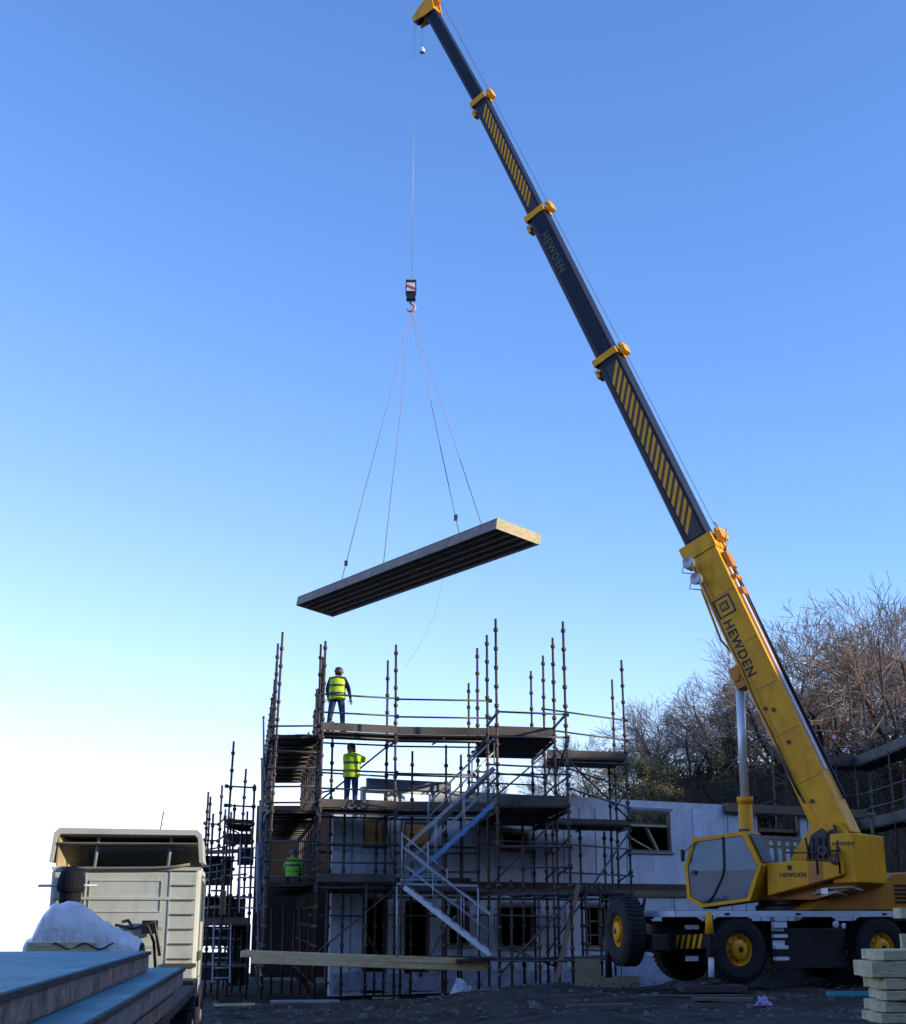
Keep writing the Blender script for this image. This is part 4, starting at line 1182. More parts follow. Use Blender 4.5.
sub('hook', MB().path(hp, [.04, .04, .045, .05, .05, .05, .045, .04, .03, .015], 8), mat('pink painted hook', (.6, .3, .27), .5), hb)
tag(MB().tube(hk + V((.03, 0, .27)), sh_c + V((-.15, -.1, -.15)),   .007, n=5).build('lifting_rope', M_alu, org=hk + V((.03, 0, .27))), 'thin hoist rope running down from the boom head to the hook block', 'rope')
slg = ['sling leg to the far left end of the hanging panel, leftmost of the four', 'second sling leg from the left on the hanging panel', 'third sling leg from the left, with a small shortener near the panel', 'rightmost sling leg of the hanging panel']
hkb = hk + V((0, 0, -.74))
for i, (tl, tw) in enumerate(((.265, .0), (.265, 1.0), (.845, 0.0), (.80, 1.0))):
    e = c4[0] + Lu * tl + Wu * tw + nl * .3
    r_ = thing('lifting_sling', e, slg[i], 'sling', 'lifting slings between hook and panel')
    k_ = e.lerp(hkb, .36)
    sub('webbing', MB().path([k_, k_.lerp(hkb, .5) + V((.02, 0, -.02)), hkb], .009, 5), M_sling, r_)
    sub('chain', MB().tube(e, k_, .012, n=5), M_rope, r_)
    c = e.lerp(hkb, .06); sub('shackle', MB().obox(c, (.05, 0, 0), (0, .03, 0), (0, 0, .08)), M_steel, r_)
# tag line
pts = []
a_ = P(446, 552, 38); b_ = P(404, 668, 39)
for k in range(9):
    t = k / 8; pts.append(a_.lerp(b_, t) + V((.25 * math.sin(math.pi * t), 0, -.2 * math.sin(math.pi * t))))
tag(MB().path(pts, .003, 5).build('tag_line', M_rope, org=a_), 'thin loose tag line trailing from under the hanging panel', 'rope')

# ------------------------------------------------------------------ people
def person(root_loc, yaw, pose, label, mats, vest=True, scale=1.0, hat=M_hat):
    J_ = pose; H = []; names = [k for k in J_ if k != 'face']
    M = Matrix.Translation(V(root_loc)) @ Matrix.Rotation(yaw, 4, 'Z') @ Matrix.Scale(scale, 4)
    edges = [('pelvis', 'belly'), ('belly', 'chest'), ('chest', 'neck'), ('neck', 'head'), ('head', 'crown'),
             ('chest', 'shL'), ('shL', 'elL'), ('elL', 'wrL'), ('wrL', 'haL'), ('chest', 'shR'), ('shR', 'elR'), ('elR', 'wrR'), ('wrR', 'haR'),
             ('pelvis', 'hipL'), ('hipL', 'knL'), ('knL', 'anL'), ('anL', 'toL'), ('pelvis', 'hipR'), ('hipR', 'knR'), ('knR', 'anR'), ('anR', 'toR')]
    rad = dict(pelvis=.155, belly=.155, chest=.165, neck=.062, head=.10, crown=.085, shL=.085, shR=.085, elL=.062, elR=.062, wrL=.036, wrR=.036, haL=.04, haR=.04,
               hipL=.115, hipR=.115, knL=.082, knR=.082, anL=.062, anR=.062, toL=.045, toR=.045)
    rt = thing('person', root_loc, label, 'person')
    me = bpy.data.meshes.new('body')
    me.from_pydata([tuple(V(J_[n])) for n in names], [(names.index(a), names.index(b)) for a, b in edges], [])
    o = bpy.data.objects.new('tmpbody', me); col.objects.link(o)
    sk = o.modifiers.new('s', 'SKIN'); su = o.modifiers.new('u', 'SUBSURF'); su.levels = 2; su.render_levels = 2
    for i, n in enumerate(names):
        d = me.skin_vertices[0].data[i]; d.radius = (rad[n], rad[n]); d.use_root = (n == 'pelvis')
    bpy.context.view_layer.update()
    ev = bpy.data.meshes.new_from_object(o.evaluated_get(bpy.context.evaluated_depsgraph_get()))
    bpy.data.objects.remove(o)
    verts = [v.co.copy() for v in ev.vertices]; faces = [list(p.vertices) for p in ev.polygons]
    segs = [(V(J_[a]), V(J_[b]), a, b) for a, b in edges]
    def part_of(c):
        best = (9, None)
        for (p, q, a, b) in segs:
            d = q - p; t = max(0, min(1, (c - p).dot(d) / max(1e-9, d.length_squared)))
            best = min(best, ((c - (p + d * t)).length, a + '>' + b))
        return best[1]
    mi = []
    for f in faces:
        c = sum((verts[i] for i in f), V((0, 0, 0))) / len(f); k = part_of(c)
        if 'head' in k: mi.append(2)
        elif 'wr' in k and 'ha' in k: mi.append(2)
        elif 'toL' in k or 'toR' in k: mi.append(3)
        elif any(s in k for s in ('hip', 'kn', 'an')) or (k == 'pelvis>belly' and c.z < V(J_['pelvis']).z + .04): mi.append(1)
        else: mi.append(0)
    mb = MB(); mb.add([M @ v for v in verts], faces, 0, True); mb.m = mi
    # fingers, nose, ears joined in the same body mesh
    for s in 'LR':
        w = V(J_['wr' + s]); h = V(J_['ha' + s]); d = (h - w).normalized(); x = d.cross(V((0, 1, .2))).normalized()
        for k in range(4):
            b0 = h + x * (-.03 + .02 * k); l = (.065, .08, .075, .055)[k]
            cv = x.cross(d) * .012
            mb.path([M @ b0, M @ (b0 + d * l * .5 + cv * .4), M @ (b0 + d * l * .9 + cv * 2)], [.009 * scale, .0085 * scale, .006 * scale], 6, 2)
        b0 = w + d * .03 - x * .035
        mb.path([M @ b0, M @ (b0 + d * .03 - x * .025), M @ (b0 + d * .06 - x * .03)], [.011 * scale, .010 * scale, .007 * scale], 6, 2)
    hd_ = V(J_['head']); fwd = V(J_.get('face', (0, 1, 0))).normalized() if 'face' in J_ else V((0, 1, 0))
    mb2 = mb
    nose = hd_ + fwd * .10
    mb.path([M @ (nose + V((0, 0, .03)) - fwd * .02), M @ (nose + fwd * .015 - V((0, 0, .005)))], [.008, .016], 6, 2)
    sd = fwd.cross(V((0, 0, 1))).normalized()
    for k in (-1, 1):
        mb.lathe(M @ (hd_ + sd * .098 * k), (M.to_3x3() @ sd) * k, [(0, -.01), (.03, -.005), (.028, .012), (0, .01)], 8, 2)
        mb.obox(M @ (nose + sd * .034 * k - fwd * .012 + V((0, 0, .035))), sd * .010, fwd * .004, V((0, 0, .006)), 3)
    mb.obox(M @ (nose - fwd * .012 - V((0, 0, .05))), sd * .022, fwd * .004, V((0, 0, .005)), 3)
    body = sub('body', mb, mats, rt)
    # boots soles
    for s in 'LR':
        t = V(J_['to' + s]); a_n = V(J_['an' + s])
        bm_ = MB(); q = (t + a_n) / 2; dd = (t - a_n); dd.z = 0; dd = dd.normalized(); pp = V((-dd.y, dd.x, 0))
        c = M @ V((q.x, q.y, min(t.z, a_n.z) - .015)); R3 = M.to_3x3()
        bm_.obox(c, R3 @ dd * .15, R3 @ pp * .05, V((0, 0, .045)))
        sub('boot', bm_, M_boot, rt, .02)
    # vest: shell round the torso
    if vest:
        P0, C0_, N0 = V(J_['pelvis']), V(J_['chest']), V(J_['neck'])
        vm = MB(); vs = []; nn_ = 20
        shd = V(J_['shR']) - V(J_['shL']); shd = V((shd.x, shd.y, 0)).normalized(); fd = shd.cross(V((0, 0, 1)))
        prf = [(P0 - V((0, 0, .10)), .225, .185), (P0 + V((0, 0, .05)), .225, .185), (P0.lerp(C0_, .5), .225, .185), (C0_ - V((0, 0, .03)), .235, .19), (C0_ + V((0, 0, .08)), .235, .175), (C0_.lerp(N0, .62), .165, .125), (C0_.lerp(N0, .85), .095, .085)]
        for (c, rx, ry) in prf:
            for k in range(nn_):
                an = 2 * math.pi * k / nn_; w_ = 1 + .03 * math.sin(an * 5 + c.z * 9)
                vs.append(M @ (c + shd * math.cos(an) * rx * w_ + fd * math.sin(an) * ry * w_))
        fs = [(j * nn_ + k, j * nn_ + (k + 1) % nn_, (j + 1) * nn_ + (k + 1) % nn_, (j + 1) * nn_ + k) for j in range(len(prf) - 1) for k in range(nn_)]
        vm.add(vs, fs, 0, True)
        vo = sub('hi_vis_vest', vm, mats[4], rt)
        tm = MB()
        for (t, rx, ry) in ((.18, .229, .189), (.75, .236, .192)):
            c = P0.lerp(C0_, t); ring_ = []
            for k in range(nn_):
                an = 2 * math.pi * k / nn_; w_ = 1 + .03 * math.sin(an * 5 + c.z * 9)
                for dz in (-.028, .028): ring_.append(M @ (c + V((0, 0, dz)) + shd * math.cos(an) * rx * w_ * 1.02 + fd * math.sin(an) * ry * w_ * 1.02))
            tm.add(ring_, [(2 * k, (2 * k + 2) % (2 * nn_), (2 * k + 3) % (2 * nn_), 2 * k + 1) for k in range(nn_)], 0, True)
        subsub('reflective_tape', tm, M_refl, vo)
    # hard hat
    hm = MB(); cr_ = V(J_['crown']) * .55 + hd_ * .45
    hm.lathe(M @ cr_, (M.to_3x3() @ (V(J_['crown']) - hd_)).normalized(), [(.126, -.035), (.128, -.02), (.124, .0), (.118, .045), (.096, .085), (.055, .11), (0, .118)], 22)
    hm.obox(M @ (cr_ + fwd * .14 - V((0, 0, .02))), (M.to_3x3() @ sd) * .07, (M.to_3x3() @ fwd) * .03, V((0, 0, .006)))
    sub('hard_hat', hm, hat, rt)
    hr = MB().lathe(M @ (hd_ - fwd * .012), (0, 0, 1), [(.06, -.07), (.104, -.04), (.112, .02), (.108, .05)], 16)
    return rt
stand = dict(pelvis=(0, 0, .97), belly=(0, .01, 1.12), chest=(0, .02, 1.34), neck=(0, .03, 1.50), head=(0.02, .05, 1.61), crown=(0.03, .05, 1.70),
             shL=(-.19, .0, 1.42), elL=(-.27, .02, 1.15), wrL=(-.25, .16, .95), haL=(-.24, .21, .88),
             shR=(.19, .0, 1.42), elR=(.31, .0, 1.16), wrR=(.36, .08, .90), haR=(.37, .1, .82),
             hipL=(-.10, 0, .92), knL=(-.17, .03, .50), anL=(-.22, -.02, .09), toL=(-.24, .15, .05),
             hipR=(.10, 0, .92), knR=(.15, .04, .50), anR=(.17, -.02, .09), toR=(.20, .15, .05), face=(.5, .9, -.1))
pz = 6.6
w1p = P(337, 700, 38.0); w1p.z = pz
person(w1p, R(0), stand, 'worker in yellow hi-vis vest and blue jeans seen from behind on the top scaffold deck', [M_jacket, M_jeans, M_skin, M_boot, M_hivis], scale=1.05)
p2 = dict(stand); p2.update(shR=(.18, .02, 1.42), elR=(.36, .12, 1.34), wrR=(.24, .26, 1.30), haR=(.18, .29, 1.32), chest=(.02, .04, 1.34), head=(-.03, .09, 1.63), crown=(-.04, .1, 1.72), neck=(0, .05, 1.51),
          shL=(-.18, .02, 1.42), elL=(-.2, .18, 1.2), wrL=(-.02, .32, 1.22), haL=(.04, .35, 1.24), face=(-.4, .9, -.3),
          knL=(-.11, .03, .5), anL=(-.12, -.02, .09), toL=(-.13, .15, .05), knR=(.11, .03, .5), anR=(.12, -.02, .09), toR=(.14, .15, .05))
w2p = P(351, 780, 38.75); w2p.z = 4.50
person(w2p, R(-10), p2, 'worker in full yellow hi-vis jacket with raised arms on the middle scaffold deck', [M_hivis, M_jeans, M_skin, M_boot, M_hivis], scale=1.07, hat=M_hatg)
sit = dict(pelvis=(0, 0, .30), belly=(0, .03, .45), chest=(0, .08, .66), neck=(0, .11, .82), head=(0, .14, .93), crown=(0, .15, 1.02),
           shL=(-.18, .07, .74), elL=(-.28, .16, .50), wrL=(-.20, .34, .36), haL=(-.18, .40, .32),
           shR=(.18, .07, .74), elR=(.28, .16, .50), wrR=(.2, .34, .36), haR=(.18, .40, .32),
           hipL=(-.10, .02, .28), knL=(-.2, .38, .42), anL=(-.2, .34, .09), toL=(-.2, .5, .05),
           hipR=(.10, .02, .28), knR=(.2, .38, .42), anR=(.2, .34, .09), toR=(.2, .5, .05), face=(0, 1, 0))
w3p = P(292, 880, 39.6); w3p.z = 2.57
person(w3p, R(0), sit, 'crouching worker in green hi-vis jacket inside the left side scaffold', [M_green, M_jeans, M_skin, M_boot, M_green], hat=M_hatg, scale=.85)

# ------------------------------------------------------------------ lorry
tA = R(7.5)
tF = V((-math.sin(tA), math.cos(tA), 0)); tR = V((math.cos(tA), math.sin(tA), 0))
TC = V((-5.14, 22.0, 0)); TG = -.35
def Q(r, f, z): return TC + tR * r + tF * f + V((0, 0, z))
lo = thing('lorry', Q(0, 0, TG), 'cream flatbed lorry seen from behind its tall cab, carrying panels toward the camera', 'lorry')
zr = 3.02   # roof
m = MB()
m.prism([Q(-1.15, f, z) for f, z in ((0, .55), (0, 2.38), (.1, 2.42), (1.7, 2.42), (2.05, 1.7), (2.1, .75), (2.0, .4), (.2, .4))], tR * 2.30)
cabm = sub('cab', m, M_cabcream, lo, .06)
m = MB()
m.obox(Q(-.15, -.012, 1.95), tR * .95, tF * .012, V((0, 0, .02)))
for (x0, x1, z0, z1) in ((-.55, .55, 1.75, 2.22), (-.9, .62, 1.5, 1.52), (-.9, .62, 1.22, 1.24)):
    for (a0, b0) in (((x0, z0), (x1, z0)), ((x0, z1), (x1, z1)), ((x0, z0), (x0, z1)), ((x1, z0), (x1, z1))):
        m.beam(Q(a0[0], -.008, a0[1]), Q(b0[0], -.008, b0[1]), .012, .016)
for x in (-.62, .68): m.beam(Q(x, -.006, .62), Q(x, -.006, 2.36), .014, .02, (1, 0, 0))
m.beam(Q(-1.15, -.02, 2.40), Q(1.15, -.02, 2.40), .03, .05)
subsub('pressed_ribs', m, M_cabcream, cabm)
for k in range(6):
    z = 1.05 + k * .22; subsub('louvre', MB().beam(Q(.72, -.012, z), Q(1.08, -.012, z), .03, .02), M_deflect, cabm)
m = MB().beam(Q(.65, -.02, .95), Q(1.15, -.02, .95), .03, .06).beam(Q(1.16, .05, 1.08), Q(1.16, .9, 1.08), .03, .14)
subsub('badge_strip', m, mat('dark trim', (.06, .07, .05), .6), cabm)
# roof fairing, hollow from behind
m = MB(); th = .06
o_ = [(-1.20, 2.5), (-1.18, 2.7), (-1.16, 2.94), (-1.08, 3.02), (1.06, 3.0), (1.14, 2.93), (1.16, 2.7), (1.18, 2.5)]
i_ = [(-1.14, 2.5), (-1.12, 2.7), (-1.10, 2.88), (-1.05, 2.93), (1.03, 2.92), (1.08, 2.87), (1.10, 2.7), (1.12, 2.5)]
for k in range(7):
    q = [o_[k], o_[k + 1], i_[k + 1], i_[k]]
    pts = [Q(r, -.03, z) for r, z in q]
    m.add(pts + [Q(r, 1.2, z - (.12 if z > 2.6 else 0)) for r, z in q], [(0, 1, 2, 3), (7, 6, 5, 4), (0, 4, 5, 1), (1, 5, 6, 2), (2, 6, 7, 3), (3, 7, 4, 0)])
fa = sub('wind_deflector', m, M_cabcream, lo)
subsub('deflector_lining', MB().prism([Q(-1.1, 1.21, 2.4), Q(1.1, 1.21, 2.4), Q(1.15, 1.25, 2.8), Q(-1.15, 1.25, 2.8)], tF * .03).obox(Q(0, .55, 2.79), tR * 1.08, tF * .6, V((0, 0, .01))), M_deflect, fa)
m = MB().prism([Q(-1.10, .02, 2.43), Q(-.72, 1.1, 2.43), Q(-.78, 1.1, 2.78), Q(-1.09, .02, 2.88)], tR * .02)
subsub('lining_side', m, M_cream_lit, fa)
for x in (-.52, .62):
    subsub('strut', MB().tube(Q(x, .15, 2.42), Q(x + .04, .15, 2.9), .025, n=7), M_alu, fa)
m = MB().path([Q(-1.0, -.05, 2.41), Q(-.6, -.06, 2.40), Q(.4, -.06, 2.41), Q(.75, -.07, 2.43), Q(.98, -.06, 2.47)], .022, 6)
sub('roof_pipe', m, M_deflect, lo)
sub('aerial', MB().tube(Q(.42, .6, 2.9), Q(.47, .6, 3.33), .010, n=5), M_black, lo)
# air intake
m = MB(); ic = Q(-.80, -.28, 0)
m.lathe(Z(ic, 1.55), (0, 0, 1), [(0, 0), (.165, 0), (.165, .48), (.20, .49), (.215, .55), (.205, .68), (.16, .80), (.08, .86), (0, .88)], 20)
sub('air_intake', m, mat('matte black plastic', (.008, .008, .014), .8, 0, .2, 4, spec=.2), lo)
sub('intake_bar', MB().tube(Q(-1.28, -.35, 2.13), Q(-.4, -.3, 2.14), .02, n=6), M_alu, lo)
# suzie coils and box behind cab
m = MB().path([Q(.0, -.1, 1.6), Q(.1, -.3, 1.62), Q(.2, -.35, 1.5), Q(.4, -.3, 1.55), Q(.5, -.2, 1.3), Q(.55, -.2, .9)], .025, 6)
m.path([Q(-.1, -.12, 1.55), Q(.2, -.4, 1.5), Q(.5, -.3, 1.6), Q(.6, -.2, 1.1)], .025, 6); m.obox(Q(.42, -.12, 1.52), tR * .12, tF * .05, V((0, 0, .1)))
sub('air_hoses', m, M_black, lo)
# side door, handle, mirror, lamp
m = MB()
for (a0, b0) in (((.3, .75), (.3, 2.3)), ((1.5, .75), (1.5, 2.3)), ((.3, .75), (1.5, .75)), ((.3, 2.3), (1.5, 2.3))):
    m.beam(Q(1.16, a0[0], a0[1]), Q(1.16, b0[0], b0[1]), .012, .02, tR)
dr = sub('door', m, M_deflect, lo)
subsub('door_window', MB().prism([Q(1.155, f, z) for f, z in ((.4, 1.6), (1.4, 1.6), (1.3, 2.2), (.4, 2.25))], tR * .008), M_glass, dr)
m = MB().tube(Q(1.25, 1.9, 2.1), Q(1.45, 1.8, 2.1), .02, n=6).obox(Q(1.46, 1.8, 1.9), tR * .05, tF * .04, V((0, 0, .2)))
sub('wing_mirror', m, M_black, lo, .01)
# chassis, bed, wheels
m = MB()
for x in (-.45, .45): m.obox(Q(x, -6.5, .45), tR * .06, tF * 8.4, V((0, 0, .12)))
m.obox(Q(0, .9, .35), tR * .9, tF * .8, V((0, 0, .2)))
sub('chassis_frame', m, M_black, lo)
m = MB().obox(Q(0, -8.4, .66), tR * 1.22, tF * 7.2, V((0, 0, .05)))
for k in range(14): m.obox(Q(0, -1.6 - k * 1.03, .59), tR * 1.2, tF * .04, V((0, 0, .025)))
sub('flat_bed', m, M_board, lo)
m = MB().obox(Q(1.0, -.55, .55), tR * .2, tF * .4, V((0, 0, .22)))
sub('side_tank', m, M_black, lo, .03)
def lwheel(r, f, out):
    c = Q(r, f, TG + .48); ax = tR * out
    t = sub('wheel', MB().lathe(c, ax, [(.26, -.04), (.30, .0), (.44, .01), (.48, -.04), (.48, -.26), (.44, -.30), (.26, -.3)], 30), M_tyre, lo)
    subsub('rim', MB().lathe(c, ax, [(.27, -.02), (.26, -.08), (.12, -.06), (.10, .01), (0, .02)], 24), M_cabcream, t)
for f in (1.25, -1.2, -11, -12.3):
    lwheel(1.2, f, 1); lwheel(-1.2, f, -1)
m = MB()
for x in (-1, 1): m.obox(Q(x * 1.08, -1.2, .66 - .05), tR * .16, tF * .05, V((0, 0, .02)))
sub('mudguard', MB().prism([Q(.95, f, z) for f, z in ((-1.8, .4), (-1.6, .58), (-.8, .58), (-.6, .4), (-.63, .38), (-.82, .555), (-1.58, .555), (-1.77, .38))], tR * .3), M_black, lo)
sub('rear_lamp', MB().obox(Q(.95, -.03, .66), tR * .07, tF * .02, V((0, 0, .05))), M_red, lo)

# panels stacked on the bed
pnl = ['top blue faced floor panel of the stack on the lorry bed', 'second panel of the lorry stack, poking out beyond the top one', 'third panel of the lorry stack, below the two uppermost', 'lowest panel of the stack lying on the lorry bed']
fr_ = P(150, 951, 14.3)       # far right corner of the top panel
zt = zat(951, 14.3)
edge = V((-math.sin(R(7.2)), math.cos(R(7.2)), 0)); eR = V((edge.y, -edge.x, 0))
for i in range(3):
    th_ = .185
    top = zt - i * (th_ + .012)
    ext = (0, .28, .22)[i]; far = (0, 1.1, .35)[i]
    o0 = Z(fr_, 0) + eR * ext + edge * far
    Lp = 9.6 + far; Wp = 2.3
    r_ = thing('panel', Z(o0 - edge * Lp / 2 - eR * Wp / 2, top - th_), pnl[i if i < 2 else 2], 'floor panel', 'floor panels stacked on the lorry')
    cen = o0 - edge * Lp / 2 - eR * Wp / 2
    sub('facing', MB().obox(Z(cen, top - .004), edge * (Lp / 2 - .02), eR * (Wp / 2 - .02), V((0, 0, .004))), M_blue if i != 2 else M_ply, r_)
    rm_ = MB()
    sub('edge_frame', rm_.obox(Z(o0 - edge * Lp / 2 - eR * .03, top - .008 - (th_ - .02) / 2), edge * Lp / 2, eR * .024, V((0, 0, (th_ - .022) / 2)))
        .obox(Z(o0 - eR * Wp / 2 - edge * .03, top - .008 - (th_ - .02) / 2), edge * .024, eR * (Wp / 2 - .06), V((0, 0, (th_ - .022) / 2)))
        .obox(Z(o0 - edge * Lp / 2 - eR * (Wp - .03), top - .008 - (th_ - .02) / 2), edge * Lp / 2, eR * .024, V((0, 0, (th_ - .022) / 2))), M_pwood if i != 1 else mat('grey panel edge', (.22, .20, .18), .8, 0, .4, 5, .5, 20, c2=(.36, .33, .29), grime=.7), r_, .004)
    sub('edge_lip', MB().obox(Z(o0 - edge * Lp / 2 + eR * .006, top - .018), edge * Lp / 2, eR * .010, V((0, 0, .016))), M_board, r_)
    sub('bottom_board', MB().obox(Z(cen - eR * .005, top - th_ + .004), edge * (Lp / 2 - .01), eR * (Wp / 2 - .01), V((0, 0, .006))), M_pwood, r_)
botz = zt - 3 * .197
m = MB()
dz_ = botz + .005 - .71
for k in range(5):
    c = Z(fr_, 0) - edge * (.6 + k * 2.1) - eR * 1.0
    o = MB().obox(Z(c, .71 + dz_ / 2), eR * 1.05, edge * .05, V((0, 0, dz_ / 2 - .002))).build('timber_bearer', M_brownwood, org=Z(c, .71))
    tag(o, 'timber bearer laid across the lorry bed under the panel stack', 'timber', 'bearers under the panel stack')

# wrapped bundle
wb = P(84, 948, 17.2); base = zat(951, 17.2) - .0
bnd = thing('wrapped_bundle', Z(wb, base - .3), 'bulky load wrapped in crumpled translucent plastic behind the lorry cab', 'bundle')
m = MB(); nu, nv = 150, 50; vs = []
def hgt(u):      # outline of the top from left (0) to right (1)
    pts = [(0, .12), (.05, .20), (.13, .46), (.20, .54), (.32, .56), (.45, .54), (.57, .40), (.70, .30), (.8, .24), (.93, .16), (1, .08)]
    for (a0, h0_), (a1, h1_) in zip(pts, pts[1:]):
        if a0 <= u <= a1: return h0_ + (h1_ - h0_) * (u - a0) / (a1 - a0)
    return .08
for j in range(nv + 1):
    v_ = j / nv
    for i in range(nu + 1):
        u_ = i / nu
        prf_ = max(0, math.sin(math.pi * min(1, max(0, v_)))) ** .22
        hh_ = hgt(u_) * prf_
        wr = noise.fractal(V((u_ * 5, v_ * 3, 2)), 1, 2, 3) * .012 + (.5 - abs(noise.noise(V((u_ * 14 + v_ * 3, v_ * 7, 5))))) * .03 + (.5 - abs(noise.noise(V((u_ * 30, v_ * 16 + u_ * 9, 8))))) * .014
        fold = .011 * math.sin(u_ * 46 + v_ * 7 + 3 * math.sin(u_ * 8))
        vs.append(Z(wb + eR * (-.66 + 1.34 * u_ + wr * .5) + edge * (-.45 + .95 * v_ + wr), base - .10 + hh_ + .10 * prf_ + (wr + fold) * prf_))
m.add(vs, [(j * (nu + 1) + i, j * (nu + 1) + i + 1, (j + 1) * (nu + 1) + i + 1, (j + 1) * (nu + 1) + i) for j in range(nv) for i in range(nu)], 0, True)
sub('plastic_wrap', m, M_plastic, bnd)
sub('crate_base', MB().obox(Z(wb - eR * .2, base - .12), eR * .40, edge * .44, V((0, 0, .23))), M_cream_wood, bnd, .01)
sub('support', MB().obox(Z(wb, (base - .38 + .71) / 2), eR * .55, edge * .38, V((0, 0, (base - .38 - .71) / 2 - .002))), M_brownwood, bnd)
sub('black_tie', MB().path([Z(wb + eR * t - edge * (.45 + .02 * math.sin(t * 20)), base + .03 + .07 * math.sin(t * 9 + 1) ** 2) for t in [-.3 + .05 * k for k in range(15)]], .010, 5), M_black, bnd)

# ------------------------------------------------------------------ pale timber stack, right foreground
bt = P(880, 985, 13.0)
sl = ['topmost piece of the pale timber stack at the right edge', 'second from top, longest pale timber of the stack at the right edge', 'middle pale timber with recessed end in the right edge stack', 'pale timber second from the bottom of the right edge stack', 'lowest pale timber in view of the right edge stack', 'small pale block high up behind the right edge timber stack']
spec_t = [(882, 950, 961), (871, 961.5, 978), (882, 978.5, 990), (884, 991, 1001), (880, 1001.5, 1013), (876, 1013.5, 1024)]
for i, (px, y0, y1) in enumerate(spec_t):
    d = 12.6
    z1, z0 = zat(y0, d), zat(y1, d)
    p = P(px, 985, d); dirn = (V((.96, .28, .0)), V((.985, .16, 0)), V((.95, .31, 0)), V((.99, .11, 0)), V((.965, .25, 0)), V((.98, .19, 0)))[i]
    o = MB()
    p = Z(p, (z0 + z1) / 2) + V((0, .12, 0))
    o.beam(p, p + dirn * 2.6, .26, (z1 - z0) - .004)
    o.beam(p + V((.03, .30, 0)), p + V((.03, .30, 0)) + dirn * 2.6, .26, (z1 - z0) - .004)
    ob_ = o.build('stacked_timber', M_cream_wood, org=Z(p, z0), bevel=.008)
    tag(ob_, (sl[0], sl[1], sl[2], sl[3], sl[4], 'bottommost pale timber of the right edge stack, cut by the frame')[i], 'timber', 'pale timbers stacked at the right edge')
p = Z(P(884, 985, 12.6), 0) + V((0, .12, 0)); zb_ = zat(1024, 12.6)
for k in (0, 1):
    c = p + V((.25 + k * 1.7, .25 + .4 * k, 0))
    o = MB().obox(Z(c, (zb_ + .05) / 2), (.1, 0, 0), (0, .25, 0), (0, 0, (zb_ + .0) / 2 - .03)).build('concrete_block', M_conc, org=Z(c, .0))
    tag(o, 'concrete block holding up the pale timber stack', 'block', 'blocks under the pale timber stack')
c = P(897, 913, 14.2)
o = MB().beam(c, c + V((1.6, .3, 0)), .16, .1).beam(c + V((.05, 0, -.2)), c + V((.05, 0, -1.9)), .07, .07).build('trestle', M_cream_wood, org=Z(c, .0)); tag(o, 'pale wooden trestle rail at the right edge above the timber stack', 'trestle')

# ------------------------------------------------------------------ trees
def tree_mesh(seed, H, rx, rz, zc, trunk_r=.26):
    rd = random.Random(seed); tr = MB(); cn = MB()
    ctr = V((0, 0, zc)); ph = [rd.uniform(0, 6.28) for _ in range(6)]
    def rv(a): return V((rd.gauss(0, a), rd.gauss(0, a), rd.gauss(0, a)))
    def hull(q):
        a = math.atan2(q.y, q.x); e = (q.z - zc) / rz
        k = 1 + .13 * math.sin(3 * a + ph[0]) + .10 * math.sin(5 * a + ph[1] + e * 3) + .10 * math.sin(4 * e + ph[2] + a)
        return math.sqrt((q.x / rx) ** 2 + (q.y / rx) ** 2 + e * e) / k
    def grow(p, d, L, r, lvl):
        n = 5 if lvl in (1, 2) else 3
        pts = [p]; rs = [r]; dd = d.copy(); q = p.copy()
        for i in range(n):
            dd = (dd + rv((.04, .17, .2, .22, .22, .2)[lvl]) + V((0, 0, (.0, .07, .03, .02, .02, .04)[lvl]))).normalized()
            q = q + dd * (L / n); pts.append(q.copy()); rs.append(max(.0092, r * (1 - .55 * (i + 1) / n)))
            if lvl > 1 and hull(q) > 1.0: break
        m_ = len(pts) - 1
        tgt = tr if lvl <= 1 else cn
        tgt.path(pts, rs, (8, 7, 5, 3, 3, 3)[lvl], 0, False)
        if lvl >= 5 or (hull(pts[-1]) > 1.04 and lvl > 1): 
            return
        k0 = (7, 8, 6, 5, 3)[lvl]
        for j in range(k0):
            t = 1.0 if j == k0 - 1 else (rd.uniform(.55, 1.0) if lvl == 0 else rd.uniform(.2, 1.0))
            f_ = t * m_; i = min(m_ - 1, int(f_)); b = pts[i].lerp(pts[i + 1], f_ - i)
            bd = (pts[i + 1] - pts[i]).normalized()
            side = bd.orthogonal().normalized(); side.rotate(Matrix.Rotation(rd.uniform(0, 6.28), 3, bd))
            if lvl == 0: ang = rd.uniform(.45, 1.05) if t < 1 else .15
            else: ang = rd.uniform(.4, 1.0) if t < 1 else rd.uniform(.05, .3)
            nd = (bd * math.cos(ang) + side * math.sin(ang)).normalized()
            out = (b - ctr)
            if lvl >= 1 and out.length > .1: nd = (nd + out.normalized() * .35).normalized()
            grow(b, nd, L * (1.55 if lvl == 0 else rd.uniform(.5, .68)), max(.0092, rs[i] * rd.uniform(.42, .6)), lvl + 1)
    grow(V((0, 0, -.3)), V((rd.uniform(-.08, .08), rd.uniform(-.08, .08), 1)).normalized(), 2.9, trunk_r * 1.25, 0)
    return tr, cn
protos = []
for i, (sd_, sp, tw, mt_) in enumerate(((11, 4.3, 4.0, M_twig), (23, 4.8, 3.7, M_twig2), (37, 3.6, 4.3, M_twig), (51, 5.0, 3.9, M_twig2))):
    tr, cn = tree_mesh(sd_, 10, sp, tw, 10 - tw - .2)
    zmax = max(v.z for v in cn.v)
    me_t = tr.build('trunk', M_bark); me_c = cn.build('crown', mt_)
    protos.append((me_t, me_c, zmax))
